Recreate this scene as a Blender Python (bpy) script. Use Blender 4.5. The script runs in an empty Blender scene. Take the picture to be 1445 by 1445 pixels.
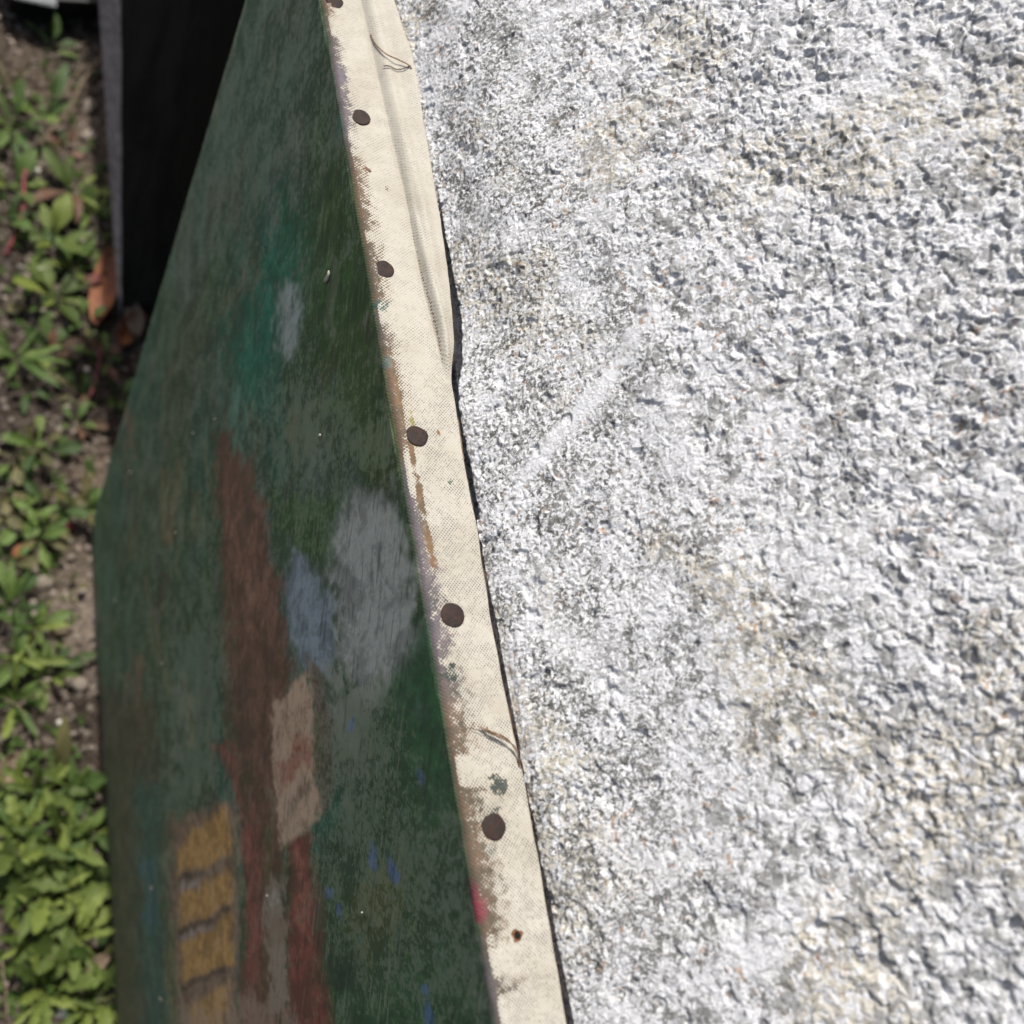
import bpy, math, random
import numpy as np
from mathutils import Vector, Matrix

S = bpy.context.scene
C = S.collection
RNG = np.random.default_rng(7)
random.seed(7)

# ------------------------------------------------------------------ camera
# world: X runs back from the painted face, Y along its tacked edge, Z is up;
# the origin lies on the front top edge of the painting
F = 1445.0
WM = np.array([[0.87509932, 0.00471858, 0.48392036],
               [-0.19149733, -0.91495902, 0.35521649],
               [0.44444341, -0.40351917, -0.79977643]])
CP = np.array([-0.12393801, -0.11229438, 0.26274225])
cam_d = bpy.data.cameras.new('camera')
cam = bpy.data.objects.new('camera', cam_d)
C.objects.link(cam)
r, d, f_ = WM[:, 0], WM[:, 1], WM[:, 2]
M = Matrix(((r[0], -d[0], -f_[0], CP[0]), (r[1], -d[1], -f_[1], CP[1]),
            (r[2], -d[2], -f_[2], CP[2]), (0, 0, 0, 1)))
cam.matrix_world = M
cam_d.sensor_width = 36
cam_d.lens = 36
cam_d.clip_start = 0.01
cam_d.clip_end = 300
cam_d.dof.use_dof = True
cam_d.dof.focus_distance = 0.34
cam_d.dof.aperture_fstop = 10.5
S.camera = cam

# ------------------------------------------------------------------ light
SUN = Vector((0.004, 0.40, 0.90)).normalized()
w = bpy.data.worlds.new('World')
S.world = w
w.use_nodes = True
nt = w.node_tree
bg = nt.nodes['Background']
sky = nt.nodes.new('ShaderNodeTexSky')
sky.sky_type = 'NISHITA'
sky.sun_disc = False
sky.dust_density = 4.0
sky.ozone_density = 0.4
sky.air_density = 0.8
sky.sun_elevation = math.asin(SUN.z)
sky.sun_rotation = math.atan2(SUN.x, SUN.y)
nt.links.new(sky.outputs[0], bg.inputs[0])
bg.inputs[1].default_value = 0.12
sl = bpy.data.lights.new('sun', 'SUN')
sl.energy = 4.3
sl.angle = math.radians(0.53)
sl.color = (1.0, 0.965, 0.91)
so = bpy.data.objects.new('sun', sl)
C.objects.link(so)
so.rotation_euler = SUN.to_track_quat('Z', 'Y').to_euler()
S.view_settings.view_transform = 'Standard'
S.view_settings.look = 'None'
S.view_settings.gamma = 1
S.view_settings.use_curve_mapping = False
S.view_settings.exposure = 0.18
S.render.resolution_x = S.render.resolution_y = 1024
S.cycles.max_bounces = 6

# ------------------------------------------------------------------ helpers
def hit(px, py, p0, n):
    """where the sight line through a pixel of the 1445 px photograph meets a plane"""
    dd = WM @ np.array([(px - 722.5) / F, (py - 722.5) / F, 1.0])
    n = np.array(n, float)
    t = ((np.array(p0, float) - CP) @ n) / (dd @ n)
    return CP + t * dd

GZ = -0.716
def ground_at(px, py, z=0.0): return hit(px, py, (0, 0, GZ + z), (0, 0, 1))
def margin_at(px, py, z=0.0): return hit(px, py, (0, 0, z), (0, 0, 1))
def face_at(px, py): return hit(px, py, (0, 0, 0), (1, 0, 0))

def _hash(ix, iy, s):
    n = (ix.astype(np.int64) * 374761393 + iy.astype(np.int64) * 668265263 + s * 2147483647) & 0xffffffff
    n = ((n ^ (n >> 13)) * 1274126177) & 0xffffffff
    n = ((n ^ (n >> 15)) * 2246822519) & 0xffffffff
    return ((n ^ (n >> 16)) & 0xffffff) / float(0x1000000)

def vnoise(x, y, s=0):
    ix = np.floor(x); iy = np.floor(y)
    fx = x - ix; fy = y - iy
    fx = fx * fx * (3 - 2 * fx); fy = fy * fy * (3 - 2 * fy)
    ix = ix.astype(np.int64); iy = iy.astype(np.int64)
    a = _hash(ix, iy, s); b = _hash(ix + 1, iy, s)
    c = _hash(ix, iy + 1, s); e = _hash(ix + 1, iy + 1, s)
    return (a * (1 - fx) + b * fx) * (1 - fy) + (c * (1 - fx) + e * fx) * fy

def fbm(x, y, s=0, o=4, g=0.5):
    t = 0; a = 1; n = 0
    for k in range(o):
        t = t + a * vnoise(x * 2 ** k + 17.3 * k, y * 2 ** k - 9.1 * k, s + k)
        n += a; a *= g
    return t / n

def worley(x, y, s=0):
    """distance to the nearest cell point, gap to the second, id of the nearest"""
    ix = np.floor(x).astype(np.int64); iy = np.floor(y).astype(np.int64)
    d1 = np.full(x.shape, 9.0); d2 = np.full(x.shape, 9.0); cid = np.zeros(x.shape)
    for a in (-1, 0, 1):
        for b in (-1, 0, 1):
            jx = ix + a; jy = iy + b
            px = jx + _hash(jx, jy, s); py = jy + _hash(jx, jy, s + 5)
            q = np.hypot(px - x, py - y)
            h = _hash(jx, jy, s + 9)
            m = q < d1
            d2 = np.where(m, d1, np.minimum(d2, q))
            cid = np.where(m, h, cid)
            d1 = np.where(m, q, d1)
    return d1, d2 - d1, cid

def sstep(a, b, x):
    t = np.clip((x - a) / (b - a), 0, 1)
    return t * t * (3 - 2 * t)

def grid_mesh(name, P, attrs=None, smooth=True, flip=False):
    """P: rows x cols x 3"""
    R_, K = P.shape[:2]
    idx = np.arange(R_ * K).reshape(R_, K)
    q = np.stack([idx[:-1, :-1], idx[:-1, 1:], idx[1:, 1:], idx[1:, :-1]], -1).reshape(-1, 4)
    if flip: q = q[:, ::-1]
    me = bpy.data.meshes.new(name)
    me.vertices.add(R_ * K)
    me.vertices.foreach_set('co', P.reshape(-1).astype(np.float32))
    me.loops.add(q.size)
    me.loops.foreach_set('vertex_index', q.reshape(-1).astype(np.int32))
    me.polygons.add(len(q))
    me.polygons.foreach_set('loop_start', (np.arange(len(q)) * 4).astype(np.int32))
    me.update(calc_edges=True)
    me.polygons.foreach_set('use_smooth', np.full(len(q), smooth))
    for k, a in (attrs or {}).items():
        at = me.color_attributes.new(k, 'FLOAT_COLOR', 'POINT')
        at.data.foreach_set('color', a.reshape(-1).astype(np.float32))
    me.update()
    return me

def link(name, me, m=None, parent=None):
    o = bpy.data.objects.new(name, me)
    C.objects.link(o)
    if m and me and not me.materials: me.materials.append(m)
    if parent:
        o.parent = parent
        bpy_parent_fix.append((o, parent))
    return o
bpy_parent_fix = []

def thing(name, label, cat, loc=(0, 0, 0), group=None):
    o = bpy.data.objects.new(name, None)
    C.objects.link(o)
    o.location = loc
    o.empty_display_size = 0.02
    o['label'] = label; o['category'] = cat
    if group: o['group'] = group
    return o

def tag(o, label=None, cat=None, group=None, kind=None):
    if label: o['label'] = label
    if cat: o['category'] = cat
    if group: o['group'] = group
    if kind: o['kind'] = kind
    return o

def pymesh(name, v, f, smooth=True):
    me = bpy.data.meshes.new(name)
    me.from_pydata([tuple(map(float, p)) for p in v], [], f)
    if smooth: me.polygons.foreach_set('use_smooth', [True] * len(me.polygons))
    me.update()
    return me

def tube(pts, rads, seg=6):
    pts = [Vector(p) for p in pts]
    v = []; f = []
    n = len(pts)
    ref = Vector((0.3, 0.2, 0.93))
    for i, p in enumerate(pts):
        t = (pts[min(i + 1, n - 1)] - pts[max(i - 1, 0)]).normalized()
        a = t.cross(ref)
        if a.length < 1e-3: a = t.cross(Vector((1, 0, 0)))
        a.normalize(); b = t.cross(a)
        rr = rads[i] if hasattr(rads, '__len__') else rads
        for k in range(seg):
            an = 2 * math.pi * k / seg
            v.append(p + a * math.cos(an) * rr + b * math.sin(an) * rr)
    for i in range(n - 1):
        for k in range(seg):
            k2 = (k + 1) % seg
            f.append((i * seg + k, i * seg + k2, (i + 1) * seg + k2, (i + 1) * seg + k))
    f.append(tuple(range(seg - 1, -1, -1)))
    f.append(tuple((n - 1) * seg + k for k in range(seg)))
    return v, f

def box_vf(x0, x1, y0, y1, z0, z1, bev=0.0):
    """a box with chamfered edges"""
    import bmesh
    bm = bmesh.new()
    bmesh.ops.create_cube(bm, size=1)
    for q in bm.verts:
        q.co = Vector((x0 + (q.co.x + .5) * (x1 - x0), y0 + (q.co.y + .5) * (y1 - y0), z0 + (q.co.z + .5) * (z1 - z0)))
    if bev: bmesh.ops.bevel(bm, geom=bm.edges[:], offset=bev, segments=2, affect='EDGES')
    v = [q.co.copy() for q in bm.verts]
    f = [tuple(q.index for q in p.verts) for p in bm.faces]
    bm.verts.index_update()
    f = [tuple(q.index for q in p.verts) for p in bm.faces]
    bm.free()
    return v, f

def srgb(c):
    return tuple((x / 255 / 12.92) if x / 255 <= 0.04045 else ((x / 255 + 0.055) / 1.055) ** 2.4 for x in c)

class NT:
    """tiny node builder"""
    def __init__(s, name, rough=0.8, spec=0.3):
        s.m = bpy.data.materials.new(name)
        s.m.use_nodes = True
        s.t = s.m.node_tree
        s.b = s.t.nodes['Principled BSDF']
        s.b.inputs['Roughness'].default_value = rough
        s.b.inputs['Specular IOR Level'].default_value = spec
    def n(s, ty, **k):
        o = s.t.nodes.new(ty)
        for a, b in k.items(): setattr(o, a, b)
        return o
    def l(s, a, b): s.t.links.new(a, b)
    def setin(s, sock, v):
        if hasattr(v, 'is_output'): s.l(v, sock)
        else: sock.default_value = v
    def coord(s, scale=(1, 1, 1)):
        if not hasattr(s, 'tc'): s.tc = s.n('ShaderNodeTexCoord')
        if scale == (1, 1, 1): return s.tc.outputs['Object']
        mp = s.n('ShaderNodeMapping'); mp.inputs['Scale'].default_value = scale
        s.l(s.tc.outputs['Object'], mp.inputs['Vector'])
        return mp.outputs[0]
    def noise(s, sc, det=4, ro=0.55, scale=(1, 1, 1), dist=0.0):
        o = s.n('ShaderNodeTexNoise')
        o.inputs['Scale'].default_value = sc; o.inputs['Detail'].default_value = det
        o.inputs['Roughness'].default_value = ro; o.inputs['Distortion'].default_value = dist
        s.l(s.coord(scale), o.inputs['Vector'])
        return o.outputs['Fac']
    def math(s, op, a, b=None, c=None, clamp=False):
        o = s.n('ShaderNodeMath', operation=op); o.use_clamp = clamp
        s.setin(o.inputs[0], a)
        if b is not None: s.setin(o.inputs[1], b)
        if c is not None: s.setin(o.inputs[2], c)
        return o.outputs[0]
    def ramp(s, f, a, b):
        o = s.n('ShaderNodeMapRange'); o.interpolation_type = 'SMOOTHSTEP'
        s.setin(o.inputs['Value'], f)
        o.inputs['From Min'].default_value = a; o.inputs['From Max'].default_value = b
        return o.outputs[0]
    def mix(s, f, a, b, mode='MIX'):
        o = s.n('ShaderNodeMix', data_type='RGBA', blend_type=mode)
        s.setin(o.inputs[0], f)
        for i, v in ((6, a), (7, b)):
            if isinstance(v, (tuple, list)) and len(v) == 3: v = (*v, 1)
            s.setin(o.inputs[i], v)
        return o.outputs[2]
    def attr(s, nm):
        o = s.n('ShaderNodeAttribute'); o.attribute_name = nm
        return o
    def col(s, c): s.setin(s.b.inputs['Base Color'], (*c, 1) if isinstance(c, tuple) else c)
    def bump(s, h, st, dist):
        o = s.n('ShaderNodeBump'); o.inputs['Strength'].default_value = st; o.inputs['Distance'].default_value = dist
        s.l(h, o.inputs['Height'])
        s.l(o.outputs[0], s.b.inputs['Normal'])

# ------------------------------------------------------------------ materials
def mat_simple(name, c1, c2, sc, rough=0.8, bump=0.0002, spec=0.3, stretch=(1, 1, 1)):
    m = NT(name, rough, spec)
    n = m.noise(sc, 6, 0.6, stretch)
    m.col(m.mix(m.ramp(n, 0.35, 0.65), c1, c2))
    m.bump(m.noise(sc * 2.5, 6, 0.65, stretch), 0.8, bump)
    return m.m

def mat_concrete():
    m = NT('whitewashed_concrete', 0.95, 0.15)
    a = m.attr('tone')
    gr_ = m.n('ShaderNodeSeparateColor'); m.l(m.attr('grain').outputs['Color'], gr_.inputs[0]); gw = gr_.outputs[0]
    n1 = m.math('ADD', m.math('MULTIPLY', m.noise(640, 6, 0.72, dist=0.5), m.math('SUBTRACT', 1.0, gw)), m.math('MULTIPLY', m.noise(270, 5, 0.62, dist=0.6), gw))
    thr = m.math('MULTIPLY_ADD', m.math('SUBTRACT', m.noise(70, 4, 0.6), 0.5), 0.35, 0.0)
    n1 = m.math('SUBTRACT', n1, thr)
    c = m.mix(m.math('MULTIPLY', m.ramp(n1, 0.505, 0.545), m.math('MULTIPLY', a.outputs['Alpha'], m.math('MULTIPLY_ADD', gw, -0.35, 0.95))), a.outputs['Color'], m.mix(m.ramp(m.noise(200, 3), .4, .6), (0.115, 0.113, 0.10), (0.24, 0.235, 0.22)))  # dark specks: bare cement, and pit shadows put into the colour
    m.col(c)
    m.bump(m.noise(1100, 6, 0.75), 1.0, 0.0006)
    return m.m

def mat_canvas():
    """primed cotton, brushed and smeared with paint: attribute paint = colour, alpha = how thickly it covers; film = pale chalky film, with the milky sheen put into its colour"""
    m = NT('painted_canvas', 0.66, 0.22)
    pa = m.attr('paint'); fi = m.attr('film')
    wx = m.attr('weave')
    sep = m.n('ShaderNodeSeparateColor'); m.l(wx.outputs['Color'], sep.inputs[0])
    # weave coordinates u,v stored in metres (x1000) : plain weave of threads 0.95 mm apart
    per = 2 * math.pi / 1.2
    wob = m.math('MULTIPLY', m.math('SUBTRACT', m.noise(90, 2), 0.5), 0.9)
    U = m.math('ADD', sep.outputs[0], wob); V = m.math('ADD', sep.outputs[1], wob)
    su = m.math('SINE', m.math('MULTIPLY', U, per))
    sv = m.math('SINE', m.math('MULTIPLY', V, per))
    pits = m.math('MULTIPLY', m.math('MULTIPLY_ADD', su, 0.5, 0.5), m.math('MULTIPLY_ADD', sv, 0.5, 0.5))
    su2 = m.math('SINE', m.math('MULTIPLY_ADD', U, per, math.pi)); sv2 = m.math('SINE', m.math('MULTIPLY_ADD', V, per, math.pi))
    pits2 = m.math('MULTIPLY', m.math('MULTIPLY_ADD', su2, 0.5, 0.5), m.math('MULTIPLY_ADD', sv2, 0.5, 0.5))
    weave = m.math('MAXIMUM', pits, pits2)                    # 1 in the holes between the threads
    # cloth
    stain = m.noise(45, 4, 0.6)
    cloth = m.mix(m.ramp(stain, 0.35, 0.75), (0.425, 0.40, 0.34), (0.36, 0.33, 0.265))
    fine = m.noise(1400, 3, 0.6)
    holes = m.math('MULTIPLY', m.ramp(weave, 0.42, 0.72), m.math('MULTIPLY_ADD', m.ramp(m.math('ADD', m.math('MULTIPLY', m.noise(130, 3), 0.5), m.math('MULTIPLY', m.noise(900, 2), 0.5)), 0.42, 0.60), 0.9, 0.08))
    holes = m.math('MULTIPLY', holes, sep.outputs[2])
    cloth = m.mix(m.math('MULTIPLY', holes, 1.0), cloth, (0.12, 0.115, 0.105))
    # brushed paint sits by the holes first
    cov = m.math('ADD', m.math('MULTIPLY', pa.outputs['Alpha'], 1.9), m.math('MULTIPLY', weave, 0.6))
    cov = m.math('ADD', cov, m.math('MULTIPLY', m.math('SUBTRACT', m.noise(420, 5, 0.7), 0.5), 2.1))
    cov = m.ramp(cov, 1.06, 1.20)
    # paint surface: streaks, chalky film with the sheen painted in
    n1 = m.math('ADD', m.math('MULTIPLY', m.noise(60, 7, 0.68, (1, 1, 0.7), 0.6), 0.6), m.math('MULTIPLY', m.noise(230, 6, 0.75, (1, 1, 0.55)), 0.4))
    n2 = m.noise(420, 6, 0.72, (1, 1, 1.0))
    dark = m.mix(0.45, pa.outputs['Color'], (0.03, 0.045, 0.033))
    pcol = m.mix(m.ramp(n1, 0.43, 0.56), dark, pa.outputs['Color'])
    ff = m.math('ADD', m.math('MULTIPLY', n1, 0.9), m.math('MULTIPLY', n2, 0.8))
    ff = m.math('ADD', ff, m.math('MULTIPLY_ADD', fi.outputs['Fac'], 0.7, -0.35))
    fm = m.math('MULTIPLY', m.ramp(ff, 0.83, 0.94), 0.85)
    pcol = m.mix(fm, pcol, m.mix(0.40, pa.outputs['Color'], (0.38, 0.41, 0.31)))
    mp = m.n('ShaderNodeMapping'); mp.vector_type = 'POINT'
    mp.inputs['Rotation'].default_value = (math.radians(-40), 0, 0)
    mp2 = m.n('ShaderNodeMapping'); mp2.inputs['Scale'].default_value = (1, 0.10, 1)
    m.l(m.coord(), mp.inputs['Vector']); m.l(mp.outputs[0], mp2.inputs['Vector'])
    st = m.n('ShaderNodeTexNoise'); st.inputs['Scale'].default_value = 420; st.inputs['Detail'].default_value = 5; st.inputs['Roughness'].default_value = 0.65; st.inputs['Distortion'].default_value = 0.4
    m.l(mp2.outputs[0], st.inputs['Vector'])
    onf = m.math('SUBTRACT', 1.0, m.ramp(sep.outputs[2], 0.2, 0.5))
    sa = m.math('MULTIPLY', m.math('MULTIPLY', m.ramp(st.outputs['Fac'], 0.53, 0.70), m.ramp(m.noise(26, 5, 0.65), 0.42, 0.60)), 0.42)
    pcol = m.mix(m.math('MULTIPLY', sa, onf), pcol, (0.44, 0.42, 0.31))
    sb = m.math('MULTIPLY', m.ramp(st.outputs['Fac'], 0.46, 0.36), 0.4)
    pcol = m.mix(m.math('MULTIPLY', sb, onf), pcol, (0.035, 0.045, 0.03))
    bl = m.noise(2600, 2, 0.5)
    pcol = m.mix(m.math('MULTIPLY', m.ramp(bl, 0.5, 0.8), 0.3), pcol, (0.25, 0.25, 0.22))
    m.col(m.mix(cov, cloth, pcol))
    h = m.math('SUBTRACT', m.math('MULTIPLY', fine, 0.5), m.math('MULTIPLY', m.math('MULTIPLY', weave, 1.0), sep.outputs[2]))
    m.bump(h, 0.7, 0.00016)
    return m.m

def mat_attr(name, rough=0.9, bump=0.0006, sc=300, spec=0.2):
    m = NT(name, rough, spec)
    a = m.attr('tone')
    c = m.mix(m.ramp(m.noise(sc, 6, 0.7), 0.35, 0.7), a.outputs['Color'], m.mix(0.6, a.outputs['Color'], (0.02, 0.015, 0.012)))
    m.col(c)
    m.bump(m.noise(sc * 1.7, 6, 0.7), 1.0, bump)
    return m.m

def mat_leaf(name, c1, c2, vein):
    m = NT(name, 0.5, 0.4)
    oi = m.n('ShaderNodeObjectInfo')
    n = m.noise(70, 4, 0.6)
    c = m.mix(m.ramp(n, 0.35, 0.65), c1, c2)
    hs = m.n('ShaderNodeHueSaturation')
    m.l(c, hs.inputs['Color'])
    m.setin(hs.inputs['Value'], m.math('MULTIPLY_ADD', oi.outputs['Random'], 0.95, 0.45))
    m.setin(hs.inputs['Hue'], m.math('MULTIPLY_ADD', oi.outputs['Random'], -0.035, 0.515))
    # pale midrib down the middle of the blade (object y)
    sx = m.n('ShaderNodeSeparateXYZ'); m.l(m.coord(), sx.inputs[0])
    rib = m.ramp(m.math('ABSOLUTE', sx.outputs[1]), 0.0009, 0.0003)
    m.col(m.mix(m.math('MULTIPLY', rib, 0.6), hs.outputs[0], vein))
    m.b.inputs['Transmission Weight'].default_value = 0.0
    m.b.inputs['Subsurface Weight'].default_value = 0.0
    tr = m.n('ShaderNodeBsdfTranslucent'); m.setin(tr.inputs[0], hs.outputs[0])
    mx = m.n('ShaderNodeMixShader'); mx.inputs[0].default_value = 0.3
    out = m.t.nodes['Material Output']
    m.l(m.b.outputs[0], mx.inputs[1]); m.l(tr.outputs[0], mx.inputs[2]); m.l(mx.outputs[0], out.inputs[0])
    m.bump(m.noise(400, 3), 0.5, 0.0004)
    return m.m

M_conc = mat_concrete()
M_canvas = mat_canvas()
M_soil = mat_attr('garden_soil', 0.95, 0.0012, 260)
M_wood = mat_simple('aged_stretcher_wood', (0.20, 0.12, 0.065), (0.10, 0.06, 0.035), 300, 0.8, 0.0002, 0.2, (1, 0.1, 1))
M_tack = mat_simple('rusty_tack_iron', (0.036, 0.018, 0.013), (0.020, 0.014, 0.012), 420, 0.6, 0.00035, 0.2)
M_thread = mat_simple('brown_cotton_thread', (0.30, 0.20, 0.11), (0.14, 0.08, 0.05), 900, 0.9, 0.0001)
M_threadd = mat_simple('dark_cotton_thread', (0.10, 0.075, 0.055), (0.05, 0.035, 0.03), 900, 0.9, 0.0001)
M_fray = mat_simple('frayed_brown_edge', (0.26, 0.17, 0.11), (0.09, 0.055, 0.035), 600, 0.95, 0.0002)
M_board = mat_simple('weathered_black_board', (0.040, 0.036, 0.028), (0.022, 0.020, 0.016), 60, 0.8, 0.0004, 0.2, (1, 1, 0.15))
M_boardedge = mat_simple('grey_sawn_board_edge', (0.42, 0.36, 0.33), (0.25, 0.215, 0.20), 120, 0.9, 0.0004, 0.2)
M_voidshade = mat_simple('void_shade_black', (0.006, 0.006, 0.005), (0.003, 0.003, 0.003), 40, 0.9, 0.0003, 0.1)  # near-black colour stands for the shade in the void under the coping
M_brown = mat_simple('dry_rust_leaf', (0.30, 0.115, 0.05), (0.17, 0.07, 0.04), 60, 0.7, 0.0006)
M_twig = mat_simple('bleached_twig', (0.24, 0.18, 0.12), (0.11, 0.08, 0.055), 400, 0.85, 0.0003)
M_redstem = mat_simple('red_plant_stem', (0.20, 0.03, 0.045), (0.12, 0.05, 0.04), 200, 0.6, 0.0002)
M_stone = mat_simple('pale_pebble', (0.30, 0.25, 0.20), (0.19, 0.16, 0.13), 160, 0.9, 0.0006)
M_shell = mat_simple('white_shell_bit', (0.72, 0.70, 0.62), (0.55, 0.50, 0.42), 200, 0.7, 0.0003)
M_chip = mat_simple('cream_petal', (0.55, 0.52, 0.42), (0.40, 0.36, 0.28), 500, 0.7, 0.0001)
M_pot = mat_simple('black_plastic_pot', (0.010, 0.011, 0.010), (0.016, 0.016, 0.015), 60, 0.45, 0.0001, 0.4)
M_rim = mat_simple('grey_plastic_rim', (0.42, 0.43, 0.44), (0.32, 0.33, 0.34), 60, 0.5, 0.0001, 0.4)
M_leafA = mat_leaf('lobed_leaf_green', (0.10, 0.145, 0.025), (0.175, 0.235, 0.055), (0.26, 0.31, 0.13))
M_leafB = mat_leaf('small_leaf_green', (0.075, 0.14, 0.03), (0.13, 0.20, 0.05), (0.18, 0.24, 0.09))
M_leafC = mat_leaf('dark_leaf_green', (0.035, 0.075, 0.018), (0.06, 0.11, 0.025), (0.12, 0.16, 0.06))
M_leafD = mat_leaf('reddish_leaf', (0.20, 0.08, 0.05), (0.12, 0.10, 0.05), (0.25, 0.12, 0.09))
M_leafE = mat_leaf('olive_bronze_leaf', (0.10, 0.10, 0.035), (0.16, 0.15, 0.06), (0.22, 0.18, 0.10))
M_tackholerust = mat_simple('rust_ring', (0.22, 0.11, 0.05), (0.10, 0.045, 0.02), 900, 0.9, 0.0002)
M_hole = mat_simple('dark_tack_hole', (0.012, 0.008, 0.006), (0.006, 0.004, 0.003), 900, 0.95, 0.0001)

# ------------------------------------------------------------------ concrete ledge
TH = math.radians(38)
CO = np.array([0.0225, 0.0, -0.0025])                 # lower edge of the sloping coping
CQ = np.array([math.sin(TH), 0, math.cos(TH)])        # up the slope
CN = np.array([-math.cos(TH), 0, math.sin(TH)])       # out of it

def spaced(knots):
    """knots: (from, to, step)"""
    out = []
    for a, b, st in knots:
        n = max(1, int(round((b - a) / st)))
        out += list(a + (b - a) * np.arange(n) / n)
    out.append(knots[-1][1])
    return np.array(out)

TRW = [hit(a, b, CO, CN) for a, b in [(742, 668), (765, 640), (800, 600), (850, 545), (885, 490), (915, 440)]]
def coarse_w(y, t):
    return sstep(0.03, 0.13, t + 0.25 * np.clip(-0.02 - y, 0, 1) * sstep(0, 0.03, t) + 0.03 * (fbm(y * 40, t * 40, 161, 3) - 0.5))
def trowel(y, t):
    dm = np.full(y.shape, 9.0)
    for i in range(len(TRW) - 1):
        y1, t1_ = TRW[i][1], (TRW[i] - CO) @ CQ; y2, t2_ = TRW[i + 1][1], (TRW[i + 1] - CO) @ CQ
        L2 = (y2 - y1) ** 2 + (t2_ - t1_) ** 2
        k_ = np.clip(((y - y1) * (y2 - y1) + (t - t1_) * (t2_ - t1_)) / L2, 0, 1)
        dm = np.minimum(dm, np.hypot(y - y1 - k_ * (y2 - y1), t - t1_ - k_ * (t2_ - t1_)))
    return sstep(0.0045, 0.0016, dm + 0.004 * (fbm(y * 260, t * 260, 177, 3) - 0.5))
GAPP = np.array([hit(a, b, CO, CN) for a, b in [(602, 215), (609, 262), (620, 330), (633, 400), (642, 450), (645, 500), (645, 560), (652, 612), (662, 664), (674, 730)]])
GAPP = GAPP[np.argsort(GAPP[:, 1])]
def concrete_height(y, t):
    k = 1000.0
    wx = y * k + 1.4 * (fbm(y * 300, t * 300, 31, 3) - 0.5) * 4
    wt = t * k + 1.4 * (fbm(y * 300, t * 300, 41, 3) - 0.5) * 4
    grow = 1.0 + 2.2 * sstep(0.03, 0.16, t) + 0.6 * sstep(0.0, -0.15, y) * sstep(0.02, 0.1, t)   # the render gets coarser up the slope
    big = (fbm(y * 22, t * 22, 1, 3) - 0.5) * 0.003
    mid = (fbm(y * 90, t * 90, 5, 3) - 0.5) * 0.0014
    d1, g1, id1 = worley(wx / 1.75, wt / 1.75, 11)
    d2, g2, id2 = worley(wx / 0.85, wt / 0.85, 21)
    d3, g3, id3 = worley(wx / 4.2, wt / 4.2, 61)
    crumb = (id1 - 0.45) * 0.9 * sstep(0.0, 0.25, g1) - 0.5 * d1
    crumb2 = (id2 - 0.45) * 0.7 * sstep(0.0, 0.25, g2) - 0.45 * d2
    crumb3 = (id3 - 0.45) * 1.2 * sstep(0.0, 0.2, g3) - 0.7 * d3
    fb = fbm(wx / 0.9, wt / 0.9, 71, 3, 0.6) - 0.5
    smear = sstep(0.57, 0.70, fbm(y * 45 + 3, t * 60, 81, 4)) * 0.8
    # the trowel smears near the middle
    smear = np.clip(smear * 0.55 + trowel(y, t) * 0.85, 0, 0.9)
    cw = coarse_w(y, t)
    d4, g4, id4 = worley(wx / 3.4, wt / 3.4, 171)
    d5, g5, id5 = worley(wx / 1.9, wt / 1.9, 181)
    cr4 = (id4 - 0.4) * sstep(0.0, 0.3, g4) - 0.6 * d4
    cr5 = (id5 - 0.45) * sstep(0.0, 0.3, g5) - 0.5 * d5
    fbc = fbm(wx / 2.6, wt / 2.6, 191, 3, 0.55) - 0.5
    fine = (crumb * 0.00056 + crumb2 * 0.00045 + fb * 0.0009 ) * (1 - 0.75 * cw) + (cr4 * 0.0008 + cr5 * 0.0006 + fbc * 0.0010) * cw + crumb3 * 0.0005 * sstep(0.02, 0.14, t)
    h = big + mid + fine * (1 - 0.75 * smear) * (0.85 + 0.45 * (grow - 1) / 2)
    pit = sstep(0.68, 0.78, fbm(y * 160, t * 160, 91, 3))
    h -= pit * 0.0009
    h -= 0.0042 * sstep(0.042, 0.075, y) * sstep(0.036, 0.010, t) + 0
    tb = np.interp(y, GAPP[:, 1], (GAPP - CO) @ CQ) + 0.0006 * (fbm(y * 300, t * 0, 193, 3) - 0.5)
    h -= 0.005 * sstep(0.0, 0.012, y) * sstep(0.135, 0.10, y) * sstep(tb + 0.0003, tb - 0.0007, t)      # chipped edge under the loose flap
    return h, id1, id2, smear

ys = spaced([(-6, -1, 1.0), (-1, -0.3, 0.1), (-0.3, -0.19, 0.004), (-0.19, 0.26, 0.00033), (0.26, 0.6, 0.004), (0.6, 1.4, 0.1), (1.4, 6, 1.0)])
ts = spaced([(0, 0.135, 0.00032), (0.135, 0.21, 0.00038), (0.21, 0.30, 0.004), (0.30, 0.6, 0.03)])
Yg, Tg = np.meshgrid(ys, ts, indexing='ij')
H, id1, id2, smear = concrete_height(Yg, Tg)
out = sstep(0.26, 0.4, np.abs(Yg)) + sstep(0.22, 0.3, Tg)
H = H * np.clip(1 - out, 0.0, 1) + (-0.0005) * sstep(0.004, 0, Tg)
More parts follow.
